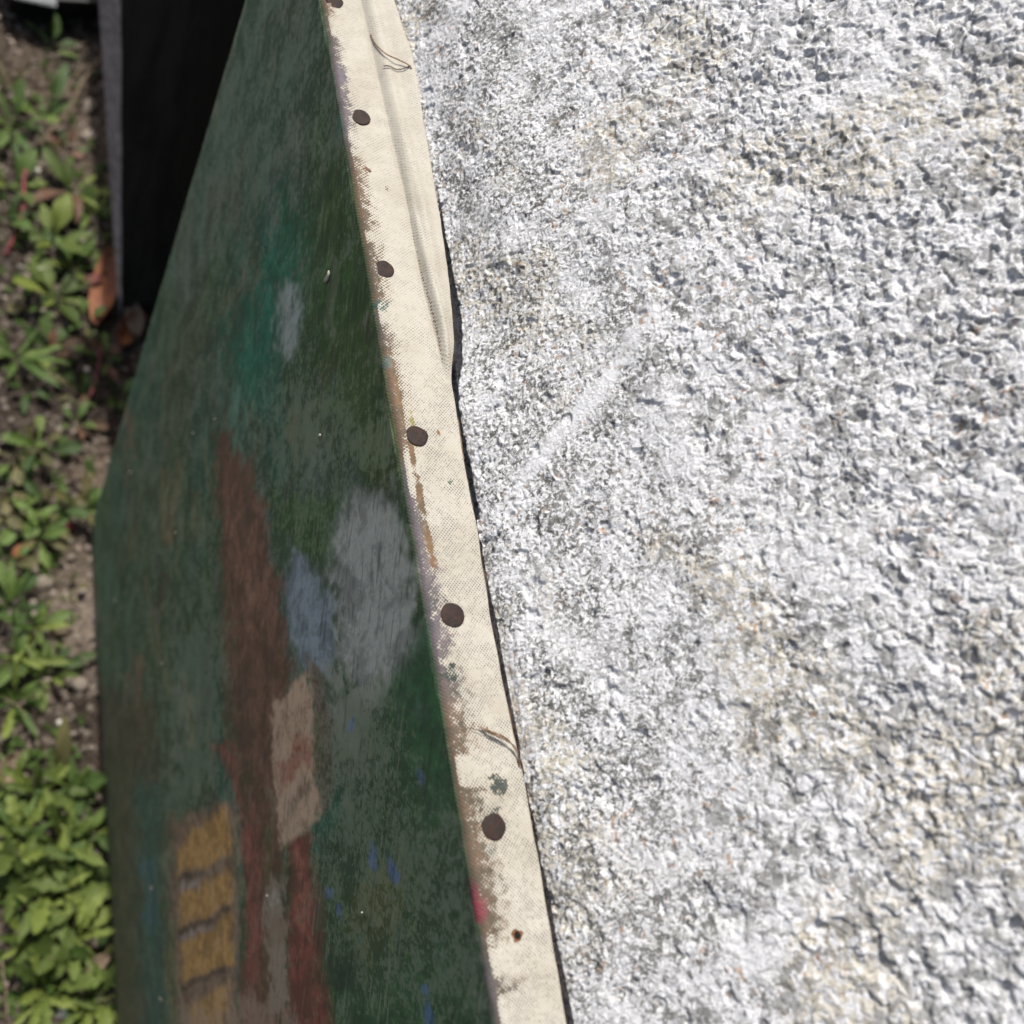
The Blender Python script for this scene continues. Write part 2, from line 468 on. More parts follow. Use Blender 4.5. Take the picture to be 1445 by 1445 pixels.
# back of the coping rolls over to flat
P = CO[None, None, :] + Tg[..., None] * CQ + H[..., None] * CN
P[..., 1] = Yg
white = np.array([0.73, 0.735, 0.74])
tone = np.ones(Yg.shape + (4,))
tone[..., :3] = white
tone[..., 3] = 1 - 0.8 * smear
grain = np.ones(Yg.shape + (4,)); grain[..., :3] = coarse_w(Yg, Tg)[..., None]
def paintover(mask, col):
    global tone
    tone[..., :3] = tone[..., :3] * (1 - mask[..., None]) + np.array(col) * mask[..., None]
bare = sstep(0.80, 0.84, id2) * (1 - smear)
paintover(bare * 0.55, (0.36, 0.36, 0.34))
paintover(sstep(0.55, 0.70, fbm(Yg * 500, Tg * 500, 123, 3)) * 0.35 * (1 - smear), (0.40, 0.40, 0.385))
lich = sstep(0.57, 0.74, fbm(Yg * 28 + 9, Tg * 28 + 2, 101, 3) + 0.10 * sstep(0.02, -0.12, Yg)) * sstep(0.66, 0.74, _hash(np.floor(Yg / 0.0014).astype(np.int64) + (id1 * 0).astype(np.int64), np.floor(Tg / 0.0014).astype(np.int64), 7) * 0.5 + fbm(Yg * 620, Tg * 620, 111, 3) * 0.9)
paintover(lich * 0.45, (0.44, 0.37, 0.21))
rust = sstep(0.72, 0.78, fbm(Yg * 520, Tg * 520, 131, 3)) * sstep(0.45, 0.6, fbm(Yg * 40, Tg * 40, 137, 2))
paintover(rust * 0.7, (0.36, 0.21, 0.11))
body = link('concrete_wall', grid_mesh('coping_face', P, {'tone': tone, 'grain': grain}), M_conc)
me = body.data
tag(body, 'rough whitewashed concrete coping glaring in sun to the right of the canvas', 'wall', kind=None)
# rest of the wall: coping top, underside and a recessed near-black sheet painted as the shade under it
topz = CO[2] + 0.6 * math.cos(TH); topx = CO[0] + 0.6 * math.sin(TH)
tone0 = lambda n: np.tile(np.array([0.73, 0.735, 0.74, 1.0]), (n, 1))
def conc_part(name, quadpts, nu=2, nv=2):
    a, b, c_, d_ = [np.array(q, float) for q in quadpts]
    uu, vv = np.meshgrid(np.linspace(0, 1, nu), np.linspace(0, 1, nv), indexing='ij')
    uu = uu[..., None]; vv = vv[..., None]
    PP = (a * (1 - uu) + b * uu) * (1 - vv) + (d_ * (1 - uu) + c_ * uu) * vv
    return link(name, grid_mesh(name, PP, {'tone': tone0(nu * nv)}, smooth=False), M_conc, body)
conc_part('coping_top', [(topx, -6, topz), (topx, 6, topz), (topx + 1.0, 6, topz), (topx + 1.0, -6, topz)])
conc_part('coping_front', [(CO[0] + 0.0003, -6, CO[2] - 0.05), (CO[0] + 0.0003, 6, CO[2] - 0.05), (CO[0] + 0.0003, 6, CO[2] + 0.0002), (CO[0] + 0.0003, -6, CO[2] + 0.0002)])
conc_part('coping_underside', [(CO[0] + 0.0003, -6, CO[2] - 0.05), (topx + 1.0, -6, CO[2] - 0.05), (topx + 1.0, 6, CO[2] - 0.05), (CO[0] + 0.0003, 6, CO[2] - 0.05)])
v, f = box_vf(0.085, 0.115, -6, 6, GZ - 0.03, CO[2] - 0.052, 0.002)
pnl = link('void_shade_panel', pymesh('void_shade_panel', v, f, False), M_voidshade)
tag(pnl, 'near-black sheet added as the deep shade of the void below the concrete coping, behind the leaning board', 'panel')

# ------------------------------------------------------------------ painting
pt = thing('painting', 'unframed canvas painting of tree trunks and foliage, tacked along its cream edge', 'painting', (0, 0, 0))
Y0, Y1 = -0.62, 0.3062
HGT = 0.715
RR = 0.0022                                           # radius of the front top edge

# outer edge of the turned-over margin, read off along the edge, then the loose flap lifted on to the coping
edge_px = [(555, 0), (580, 75), (596, 160), (606, 230), (618, 300), (630, 380), (637, 440), (638, 500), (636, 545)]
CE = CO + np.array([-0.001, 0, 0.0004])
FN = np.array([-math.sin(math.radians(34)), 0, math.cos(math.radians(34))])
ep = np.array([hit(a, b, CE, FN) for a, b in edge_px])
ep = ep[np.argsort(ep[:, 1])]
low_px = [(639, 560), (651, 640), (668, 730), (684, 830), (696, 900), (722, 1030), (742, 1120), (757, 1210), (773, 1300), (797, 1445)]
lp = np.array([margin_at(a, b) for a, b in low_px]); lp = lp[np.argsort(lp[:, 1])]
def edge_at(y):
    """x,z of the cut edge"""
    xl = np.interp(y, lp[:, 1], lp[:, 0])
    xh = np.interp(y, ep[:, 1], ep[:, 0]); zh = np.interp(y, ep[:, 1], ep[:, 2])
    k = sstep(ep[0, 1] - 0.006, ep[0, 1] + 0.016, y)
    wob = 0.0011 * (fbm(y * 55, y * 0, 3, 4) - 0.5)
    return xl * (1 - k) + xh * k + wob, zh * k, k

yy = spaced([(Y0, -0.20, 0.006), (-0.20, Y1, 0.0009)])
# across: face bottom -> face top -> rounding -> margin
zf = -HGT * (np.linspace(1, 0, 330)[:-1] ** 1.25) ; zf = zf * (HGT - RR) / HGT - RR
arc = np.linspace(0, math.pi / 2, 9)
marg = np.linspace(0, 1, 80)[1:]
ncol = len(zf) + len(arc) + len(marg)
PV = np.zeros((len(yy), ncol, 3))
UVW = np.zeros((len(yy), ncol, 4)); UVW[..., 3] = 1
ex, ez, kk = edge_at(yy)
nf = len(zf); na = len(arc)
sag = 0.0016 * np.sin(np.pi * np.clip((-zf) / HGT, 0, 1))[None, :] * np.sin(np.pi * np.clip((yy - Y0) / (Y1 - Y0), 0, 1))[:, None]
PV[:, :nf, 0] = sag + 0.0004 * (fbm(yy[:, None] * 30, zf[None, :] * 30, 4, 3) - 0.5)
PV[:, :nf, 2] = zf[None, :]
rw = 0.0005 * (fbm(yy * 70, yy * 0 + 2, 9, 3) - 0.5)
PV[:, nf:nf + na, 0] = RR - RR * np.cos(arc)[None, :] + rw[:, None]
PV[:, nf:nf + na, 2] = -RR + RR * np.sin(arc)[None, :]
s = marg[None, :]
X0 = RR + rw[:, None]
xm = X0 + (ex[:, None] - X0) * s
Yb = np.broadcast_to(yy[:, None], xm.shape)
# lift of the flap: flat on the bar up to 60 %, then up on to the coping
lift = ez[:, None] * sstep(0.50, 1.0, s) ** 1.25
# crease of the pucker running down the margin, and a second fold near its lower end
cr1 = np.array([hit(a, b, (0, 0, 0.001), (0, 0, 1)) for a, b in [(515, 0), (540, 110), (560, 200), (585, 300), (602, 400), (622, 480), (634, 545)]])
cr1 = cr1[np.argsort(cr1[:, 1])]
xc = np.interp(yy, cr1[:, 1], cr1[:, 0])[:, None]
on = sstep(0.046, 0.075, Yb)
bumpy = 0.0021 * np.exp(-((xm - xc - 0.0022) / 0.0026) ** 2) * on - 0.0011 * np.exp(-((xm - xc + 0.0012) / 0.0014) ** 2) * on
cr2 = np.array([hit(a, b, (0, 0, 0.001), (0, 0, 1)) for a, b in [(572, 250), (588, 330), (604, 400), (622, 470), (634, 530)]])
cr2 = cr2[np.argsort(cr2[:, 1])]
xc2 = np.interp(yy, cr2[:, 1], cr2[:, 0])[:, None]
on2 = sstep(0.05, 0.062, Yb) * sstep(0.15, 0.11, Yb)
bumpy += 0.0016 * np.exp(-((xm - xc2 - 0.0002) / 0.0010) ** 2) * on2
und = 0.0007 * (fbm(Yb * 35, xm * 120, 14, 3) - 0.5) * sstep(0, 0.2, s)
endf = 1
for a_, b_ in [(472, 3), (508, 166), (542, 381), (588, 616), (638, 869), (696, 1167), (729, 1320)]:
    p_ = margin_at(a_, b_)
    rr_ = np.hypot(xm - p_[0], Yb - p_[1]); th_ = np.arctan2(Yb - p_[1], xm - p_[0])
    und = und * (1 - np.exp(-(rr_ / 0.005) ** 4)) - 0.0004 * np.exp(-(rr_ / 0.0055) ** 2) + 0.00020 * sstep(0.0036, 0.0052, rr_) * np.cos(th_ * 5 + a_) * np.exp(-((rr_ - 0.006) / 0.004) ** 2)
PV[:, nf + na:, 0] = xm
PV[:, nf + na:, 2] = (lift + bumpy * (0.35 + 0.65 * kk[:, None])) * endf + und
PV[..., 1] = yy[:, None]
# weave coordinates in millimetres
wc = np.concatenate([zf, -RR + arc * RR, RR * 0.57 + marg * 0.0205]) * 1000
UVW[..., 0] = yy[:, None] * 1000
UVW[..., 1] = wc[None, :]
UVW[:, :nf, 2] = 0.12; UVW[:, nf:nf + na, 2] = 0.6; UVW[:, nf + na:, 2] = (1.0 - 0.5 * sstep(0.02, 0.09, yy))[:, None]

# --- what is painted on it: colour fields laid out on the canvas face
def rel(P3):
    """canvas point -> drawing coordinates of the layout sketch (same units as the photograph's pixels)"""
    q = (P3 - CP) @ WM
    return q[..., 0] / q[..., 2] * F + 722.5, q[..., 1] / q[..., 2] * F + 722.5
flat = PV.copy(); flat[:, :nf, 0] = 0; flat[:, :nf, 2] = zf[None, :]
DX, DY = rel(flat)
WX = DX + (fbm(Yb[:, :1] * 60, wc[None, :] * 0.05, 51, 4) - 0.5) * 12
WY = DY + (fbm(Yb[:, :1] * 60, wc[None, :] * 0.05, 55, 4) - 0.5) * 30
FINE = fbm(Yb[:, :1] * 260, wc[None, :] * 0.26, 58, 4)
pc = np.zeros((len(yy), ncol, 4)); pc[..., 3] = 0
film = np.full((len(yy), ncol), 0.5)

def pmask(poly, soft, warp=1.0):
    X_ = DX + (WX - DX) * warp; Y_ = DY + (WY - DY) * warp
    n = len(poly); ins = np.zeros(X_.shape, bool); dist = np.full(X_.shape, 1e9)
    for i in range(n):
        x1, y1 = poly[i]; x2, y2 = poly[(i + 1) % n]
        cnd = ((y1 > Y_) != (y2 > Y_)) & (X_ < (x2 - x1) * (Y_ - y1) / (y2 - y1 + 1e-9) + x1)
        ins ^= cnd
        L2 = (x2 - x1) ** 2 + (y2 - y1) ** 2
        tt = np.clip(((X_ - x1) * (x2 - x1) + (Y_ - y1) * (y2 - y1)) / L2, 0, 1)
        dist = np.minimum(dist, np.hypot(X_ - x1 - tt * (x2 - x1), Y_ - y1 - tt * (y2 - y1)))
    sd = np.where(ins, dist, -dist) + (FINE - 0.5) * soft * 1.6
    return sstep(-soft * 0.5, soft * 0.5, sd)
KP = 3.7
def put(poly, rgb, soft=14, op=1.0, fl=None, warp=1.0):
    m_ = pmask(poly, soft * 2.0, warp * 1.6) * op
    c_ = np.array(srgb(rgb)); c_ = c_ * KP * np.array([1.03, 0.99, 0.88])
    pc[..., :3] = pc[..., :3] * (1 - m_[..., None]) + c_ * m_[..., None]
    if fl is not None: film[:] = film * (1 - m_) + fl * m_

big = [(-400, -900), (1200, -900), (1200, 2400), (-400, 2400)]
put(big, (46, 62, 48), 1)
n = fbm(Yb[:, :1] * 14, wc[None, :] * 0.012, 61, 4)
for rgb, a, b, op, sd_ in [((60, 72, 62), 0.5, 0.62, 0.75, 61), ((26, 66, 50), 0.54, 0.64, 0.8, 64), ((54, 58, 38), 0.55, 0.66, 0.8, 67), ((38, 60, 34), 0.52, 0.62, 0.7, 70)]:
    q = sstep(a, b, fbm(Yb[:, :1] * 18, wc[None, :] * 0.016, sd_, 4)) * op
    pc[..., :3] = pc[..., :3] * (1 - q[..., None]) + np.array(srgb(rgb)) * KP * q[..., None]
put([(300, -300), (480, -300), (480, 130), (420, 260), (250, 420), (230, 380)], (58, 72, 60), 60, 0.55, 0.6)
put([(130, 740), (230, 420), (310, 470), (300, 640), (250, 900), (140, 1000)], (46, 58, 42), 60, 0.6, 0.5)
put([(395, 270), (440, 330), (430, 420), (395, 480), (370, 560), (330, 600), (320, 480), (370, 380)], (24, 76, 62), 30, 0.85, 0.4)
put([(470, 250), (520, 450), (560, 650), (520, 720), (470, 560), (440, 330)], (40, 62, 30), 40, 0.8, 0.35)
put([(392, 420), (408, 400), (428, 420), (424, 480), (408, 505), (394, 490)], (103, 113, 112), 10, 0.95, 0.55)
put([(322, 560), (345, 570), (352, 620), (345, 660), (325, 640)], (62, 90, 80), 22, 0.8)
put([(400, 640), (560, 660), (570, 560), (500, 600), (470, 560), (400, 560)], (60, 76, 50), 60, 0.5, 0.9)
put([(380, 700), (470, 700), (480, 800), (410, 790)], (40, 66, 30), 20, 0.8, 0.5)
# pale grey-blue patches
put([(478, 735), (512, 698), (556, 688), (570, 760), (588, 850), (592, 925), (556, 965), (520, 1010), (490, 960), (465, 870)], (112, 117, 115), 16, 0.96, 0.45)
put([(480, 960), (540, 960), (530, 1080), (490, 1130), (462, 1050)], (80, 88, 76), 26, 0.7, 0.9)
put([(412, 770), (440, 805), (464, 850), (470, 900), (462, 950), (432, 955), (404, 900), (400, 830)], (90, 101, 109), 8, 0.97, 0.4)
put([(555, 950), (606, 900), (622, 1010), (640, 1120), (600, 1180), (575, 1080)], (32, 68, 42), 30, 0.8, 0.2)
put([(452, 930), (472, 950), (470, 1130), (452, 1150)], (92, 98, 92), 18, 0.7)
# trunk
put([(302, 625), (322, 620), (345, 650), (366, 700), (378, 760), (392, 850), (408, 940), (412, 1000), (398, 1080), (398, 1200), (405, 1470), (325, 1470), (345, 1340), (352, 1240), (340, 1150), (318, 1060), (310, 900), (308, 740)], (74, 55, 45), 9, 0.95, 0.35)
put([(330, 700), (356, 740), (372, 860), (352, 900), (338, 800)], (100, 74, 62), 24, 0.6)
put([(150, 760), (250, 800), (300, 900), (305, 1100), (240, 1160), (160, 1000)], (42, 58, 38), 50, 0.6, 0.5)
put([(245, 900), (305, 880), (300, 1080), (255, 1140)], (34, 60, 44), 26, 0.6, 0.9)
put([(300, 1040), (316, 1050), (340, 1110), (362, 1180), (366, 1300), (345, 1470), (322, 1470), (340, 1330), (346, 1230), (330, 1130), (312, 1090)], (96, 56, 50), 9, 0.8, 0.4)
put([(402, 1180), (442, 1170), (452, 1300), (474, 1470), (402, 1470)], (90, 50, 44), 9, 0.9, 0.35)
put([(412, 1200), (428, 1200), (434, 1300), (424, 1330), (416, 1290)], (112, 78, 66), 8, 0.5)
# basket-like tan shape with its shaded side
put([(434, 928), (452, 950), (466, 1010), (468, 1090), (456, 1160), (444, 1150), (440, 1020)], (82, 74, 64), 6, 0.95, 0.5)
put([(380, 1020), (392, 985), (434, 948), (442, 1000), (448, 1080), (458, 1150), (436, 1164), (398, 1196), (388, 1130)], (134, 112, 94), 6, 0.97, 0.6, 0.3)
put([(392, 1080), (440, 1035), (446, 1075), (396, 1118)], (108, 64, 50), 7, 0.9)
put([(440, 930), (456, 950), (470, 1020), (472, 1090), (460, 1158), (450, 1150), (446, 1040)], (66, 60, 52), 5, 0.9)
put([(400, 1145), (432, 1100), (436, 1112), (404, 1160)], (96, 80, 66), 5, 0.6)
# ochre blocks between grey bands inside a brown strip
put([(222, 1175), (234, 1150), (244, 1300), (250, 1470), (232, 1470), (228, 1300)], (84, 84, 56), 7, 0.9)
put([(236, 1160), (330, 1130), (336, 1300), (330, 1470), (250, 1470), (242, 1300)], (92, 74, 60), 8, 0.95, 0.5, 0.4)
for q in ([(246, 1210), (262, 1180), (318, 1140), (326, 1205), (290, 1222), (250, 1238)],
          [(252, 1262), (322, 1228), (326, 1278), (252, 1304)],
          [(252, 1328), (322, 1292), (328, 1362), (256, 1388)],
          [(266, 1420), (318, 1392), (318, 1470), (270, 1470)]):
    put(q, (126, 99, 58), 6, 0.95, 0.45, 0.4)
for q in ([(248, 1242), (282, 1226), (284, 1232), (250, 1250)], [(246, 1310), (322, 1282), (322, 1287), (248, 1318)], [(252, 1392), (318, 1366), (318, 1374), (256, 1400)]):
    put(q, (50, 42, 40), 4, 0.85, 0.4, 0.4)
for q in ([(252, 1252), (276, 1242), (278, 1250), (254, 1262)], [(250, 1320), (300, 1300), (300, 1306), (252, 1328)]):
    put(q, (112, 106, 104), 4, 0.7, 0.5, 0.4)
put([(326, 1130), (334, 1140), (338, 1230), (330, 1234)], (66, 60, 52), 5, 0.8)
put([(322, 1160), (336, 1150), (340, 1270), (330, 1290)], (96, 92, 72), 6, 0.6)
put([(372, 1240), (396, 1236), (408, 1420), (382, 1425)], (100, 88, 76), 7, 0.75, 0.8)
put([(378, 1256), (392, 1254), (394, 1272), (380, 1274)], (120, 114, 106), 4, 0.7)
put([(380, 1290), (398, 1288), (400, 1330), (384, 1334)], (84, 66, 50), 5, 0.7)
put([(255, 1410), (300, 1430), (350, 1400), (400, 1430), (410, 1470), (255, 1470)], (112, 88, 72), 18, 0.45, 0.9)
rs = random.Random(21)
for k_ in range(46):
    cx_ = rs.uniform(165, 300); cy_ = rs.uniform(500, 1130); l_ = rs.uniform(30, 110); sl_ = rs.uniform(-.25, .25); w0 = rs.uniform(2.5, 7)
    put([(cx_ - w0, cy_), (cx_ + w0, cy_), (cx_ + w0 + sl_ * l_, cy_ + l_), (cx_ - w0 + sl_ * l_, cy_ + l_)],
        rs.choice([(82, 80, 56), (30, 48, 32), (34, 74, 50), (70, 78, 66), (84, 66, 48), (28, 40, 30)]), 3, rs.uniform(.3, .65), None, 0.7)
for k_ in range(40):
    cx_ = rs.uniform(330, 640); cy_ = rs.uniform(40, 700) if k_ % 2 else rs.uniform(1000, 1440); l_ = rs.uniform(30, 120); w0 = rs.uniform(3, 9)
    if cx_ > 430 + cy_ * .16: continue
    put([(cx_ - w0, cy_), (cx_ + w0, cy_), (cx_ + w0, cy_ + l_), (cx_ - w0, cy_ + l_)],
        rs.choice([(80, 88, 74), (28, 48, 30), (36, 66, 40), (84, 90, 78), (64, 66, 36)]), 5, rs.uniform(.25, .5), None, 1.2)
# far strip: brown olive with a teal band
put([(120, 960), (215, 1000), (232, 1300), (236, 1500), (150, 1500)], (58, 54, 42), 20, 0.85, 0.35)
put([(192, 1100), (222, 1110), (236, 1500), (202, 1500)], (42, 66, 58), 12, 0.85, 0.4)
put([(200, 1220), (214, 1215), (218, 1300), (206, 1310)], (50, 74, 82), 8, 0.6)
# lower right meadow
put([(470, 1050), (560, 1000), (640, 1150), (690, 1500), (470, 1500)], (42, 64, 42), 50, 0.6, 0.6)
put([(470, 1400), (540, 1360), (600, 1380), (700, 1500), (470, 1500)], (32, 62, 38), 40, 0.6, 0.4)
put([(500, 1250), (560, 1230), (560, 1300), (510, 1330)], (72, 72, 34), 30, 0.5)
put([(466, 1340), (500, 1330), (505, 1380), (470, 1390)], (30, 40, 34), 16, 0.7, 0.3)
for q in ([(526, 1188), (532, 1200), (530, 1232), (523, 1225)], [(548, 1205), (560, 1215), (564, 1240), (554, 1250), (546, 1232)], [(594, 1390), (608, 1393), (606, 1410), (595, 1408)], [(600, 1415), (616, 1440), (612, 1460), (598, 1450)],
          [(458, 1262), (465, 1266), (463, 1284), (458, 1280)], [(472, 1288), (482, 1282), (480, 1305), (474, 1300)], [(590, 1095), (600, 1100), (600, 1120), (592, 1115)], [(488, 1015), (496, 1010), (498, 1030), (490, 1032)]):
    put(q, (62, 80, 116), 3, 0.6, 0.3)
pc[:, :nf, 3] = 1.0
pc[:, nf:, 3] = 0
# --- margin: bands and specks of paint that strayed round the edge
cols = np.arange(ncol)
edgew = 0.0042 + 0.0035 * fbm(yy * 60, yy * 0 + 3, 77, 4) + 0.0044 * sstep(0.03, -0.08, yy) - 0.002 * sstep(0.13, 0.2, yy)
xx = np.where(cols[None, :] >= nf, PV[..., 0], -1)
cv = np.zeros(PV.shape[:2])
band = np.clip(0.70 - 0.40 * xx / edgew[:, None], 0, 0.66) * sstep(1.55, 1.1, xx / edgew[:, None])
gaps = sstep(0.36, 0.5, fbm(yy * 55, yy * 0 + 8, 88, 3))
cv = np.maximum(cv, band * (0.42 + 0.58 * gaps[:, None]))
mau = np.array(srgb((112, 102, 106))) * 0.75
br = np.array(srgb((112, 92, 74))) * 0.75
tm = sstep(0.4, 0.6, fbm(yy * 25, yy * 0, 99, 3))[:, None, None]
mcol = mau * (1 - tm) + br * tm
mar = (cols >= nf)[None, :, None]
arcm = (cols >= nf) & (cols < nf + na)
rgbm = np.where(mar, np.broadcast_to(mcol, pc[..., :3].shape), pc[..., :3]).copy()
rgbm[:, nf:nf + 3, :] = rgbm[:, nf:nf + 3, :] * 0.4 + pc[:, nf - 1:nf, :3] * 0.6
def blob(px, py, rx, ry, rgb, a, rough=0.5):
    """a patch of stray paint centred at a point of the margin (radii in mm across, along)"""
    global rgbm, cv
    p = margin_at(px, py)
    d_ = np.hypot((PV[..., 0] - p[0]) / (rx * 0.001), (PV[..., 1] - p[1]) / (ry * 0.001)) + (fbm(PV[..., 1] * 700, PV[..., 0] * 700, int(px), 3) - 0.5) * rough * 2
    k = sstep(1.45, 0.45, d_) * (cols >= nf)[None, :]
    rgbm = rgbm * (1 - k[..., None]) + np.array(srgb(rgb)) * 0.75 * k[..., None]
    cv = np.maximum(cv, k * min(1.0, a * 1.15))
TK = [(472, 3), (508, 166), (542, 381), (588, 616), (638, 869), (696, 1167)]
for a_, b_ in TK:
    blob(a_ + 1, b_ + 3, 3.4, 3.7, (134, 104, 78), 0.17, 1.2)
# brown stroke left of the middle tack
for (a, b, rx, ry) in [(562, 560, 1.1, 9), (580, 640, 1.3, 8), (592, 700, 1.5, 9), (604, 765, 1.5, 7), (553, 520, 1.0, 6)]:
    blob(a, b, rx, ry, (126, 100, 72), 0.62, 0.35)
blob(611, 795, 1.4, 2.2, (128, 96, 70), 0.8, 0.4)
blob(548, 512, 1.2, 2.5, (110, 120, 112), 0.7, 0.5)
blob(582, 605, 0.8, 9, (170, 158, 90), 0.45)
blob(594, 825, 0.7, 6, (150, 150, 80), 0.5)
blob(515, 238, 1.3, 1.4, (116, 84, 62), 0.62, 1.0)
blob(521, 243, 0.8, 0.8, (84, 62, 46), 0.6, 1.0)
blob(540, 435, 2.0, 2.6, (60, 90, 84), 0.42, 1.0)
blob(546, 268, 1.2, 1.5, (130, 120, 104), 0.38, 1.0)
blob(638, 950, 2.4, 2.8, (58, 66, 60), 0.55, 1.0)
blob(650, 975, 1.2, 1.4, (80, 88, 84), 0.38, 1.0)
blob(703, 1110, 3.0, 3.8, (70, 76, 72), 0.56, 1.0)
blob(697, 1140, 2.2, 2.6, (76, 82, 78), 0.46, 1.0)
blob(692, 1200, 2.4, 2.2, (76, 82, 78), 0.42, 1.0)
blob(635, 683, 0.9, 1.5, (52, 92, 74), 0.55, 1.0)
blob(618, 610, 0.7, 1.4, (168, 112, 70), 0.6, 1.0)
blob(673, 1258, 1.8, 2.4, (150, 72, 80), 0.33, 1.0)
blob(679, 1280, 1.7, 2.6, (146, 68, 78), 0.33, 1.0)
blob(712, 1322, 1.6, 2.4, (150, 128, 100), 0.45, 0.9)
blob(503, 28, 0.5, 0.5, (90, 76, 60), 0.6, 0.6)
blob(483, 110, 1.6, 5, (116, 108, 116), 0.62, 0.8)
blob(480, 190, 1.5, 6, (112, 104, 112), 0.66, 0.8)
blob(492, 235, 1.4, 4, (108, 100, 104), 0.62, 0.8)
blob(650, 1180, 1.3, 8, (124, 112, 112), 0.62, 0.6)
blob(690, 1380, 2.0, 9, (120, 112, 112), 0.7, 0.6)
# crease shade put into the colour: thin brownish lines along the folds
k = np.exp(-((PV[..., 0] - xc + 0.0004) / 0.0007) ** 2) * sstep(0.05, 0.08, yy)[:, None] * (cols >= nf + na)[None, :]
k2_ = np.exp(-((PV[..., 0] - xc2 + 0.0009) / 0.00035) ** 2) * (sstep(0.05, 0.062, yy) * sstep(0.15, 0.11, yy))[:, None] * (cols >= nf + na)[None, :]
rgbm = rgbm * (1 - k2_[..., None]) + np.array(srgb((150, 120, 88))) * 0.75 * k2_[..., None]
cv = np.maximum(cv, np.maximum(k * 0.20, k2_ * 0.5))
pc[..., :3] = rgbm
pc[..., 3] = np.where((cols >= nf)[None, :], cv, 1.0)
pc[:, nf:nf + 5, 3] = np.maximum(pc[:, nf:nf + 5, 3], 0.8)
fl4 = np.repeat(film[..., None], 4, 2); fl4[..., 3] = 1
fl4[:, nf:, :3] = 0.35
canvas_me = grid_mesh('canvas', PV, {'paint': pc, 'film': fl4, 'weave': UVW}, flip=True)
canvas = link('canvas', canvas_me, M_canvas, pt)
sol = canvas.modifiers.new('cloth_thickness', 'SOLIDIFY')
sol.thickness = 0.0006; sol.offset = -1

# stretcher bars
BT = 0.0185
def ywood(name, x0, x1, y0, y1, z0, z1):
    v, f = box_vf(x0, x1, y0, y1, z0, z1, 0.0008)
    return link(name, pymesh(name, v, f, False), M_wood, pt)
ywood('stretcher_bar', 0.0028, BT + 0.0012, Y0 + 0.003, Y1 - 0.003, -0.045, -0.0018)
ywood('stretcher_bar', 0.0028, BT, Y0 + 0.003, Y1 - 0.003, -HGT + 0.002, -HGT + 0.045)
ywood('stretcher_bar', 0.0028, BT, Y1 - 0.045, Y1 - 0.003, -HGT + 0.046, -0.046)
ywood('stretcher_bar', 0.0028, BT, Y0 + 0.003, Y0 + 0.045, -HGT + 0.046, -0.046)
# side turn-over of the canvas at the far end
v, f = box_vf(0.0006, BT, Y1 - 0.0005, Y1 + 0.0008, -HGT, -RR, 0.0003)
sm = NT('side_cloth', 0.8); sm.col(sm.mix(sm.ramp(sm.noise(150, 5), 0.4, 0.6), (0.16, 0.15, 0.12), (0.30, 0.28, 0.23)))
link('side_margin', pymesh('side_margin', v, f, False), sm.m, pt)

# tacks: irregular slightly domed heads
def tack_mesh(i):
    rnd = np.random.default_rng(50 + i)
    K = 40; rings = [0, .25, .5, .72, .88, .96, 1.0, 1.0, 0.96]
    hts = [.34, .34, .33, .31, .27, .20, .08, -.2, -.4]
    v = [(0, 0, hts[0] * 0.001)]; f = []
    ph = rnd.uniform(0, 6.28, 4); am = rnd.uniform(0.004, 0.018, 4)
    for r_, h in zip(rings[1:], hts[1:]):
        for k in range(K):
            a = 2 * math.pi * k / K
            rr = r_ * 0.0036 * (1 + sum(am[j] * math.cos((j + 2) * a + ph[j]) for j in range(4)) * r_)
            hh = h + 0.06 * math.sin(3 * a + ph[0]) * r_ + rnd.uniform(-.015, .015)
            v.append((rr * math.cos(a), rr * math.sin(a), hh * 0.001))
    n = len(rings) - 1
    for k in range(K): f.append((0, 1 + k, 1 + (k + 1) % K))
    for j in range(n - 1):
        for k in range(K):
            a = 1 + j * K + k; b = 1 + j * K + (k + 1) % K
            f.append((a, a + K, b + K, b))
    me_ = pymesh('tack', v, f)
    return me_
def zat(x, y):
    """height of the cloth"""
    r_ = int(np.argmin(np.abs(yy - y)))
    c_ = nf + na + int(np.argmin(np.abs(PV[r_, nf + na:, 0] - x)))
    return PV[r_, c_, 2]
tacks = [(472, 3, 14, 8, 1.0), (508, 166, -20, 8, 1.06), (542, 381, -12, 4, .95), (588, 616, 5, -4, 1.04), (638, 869, 3, 3, 1.08), (696, 1167, -4, 3, 1.03)]
for i, (px, py, tx, ty, sc) in enumerate(tacks):
    p = margin_at(px, py)
    o = link('tack', tack_mesh(i), M_tack, pt)
    o.location = (p[0], p[1], zat(p[0], p[1]) + 0.00068)
    o.rotation_euler = (math.radians(tx * 0.35), math.radians(ty * 0.35), i * 1.3)
    o.scale = (sc, sc, 1.3)
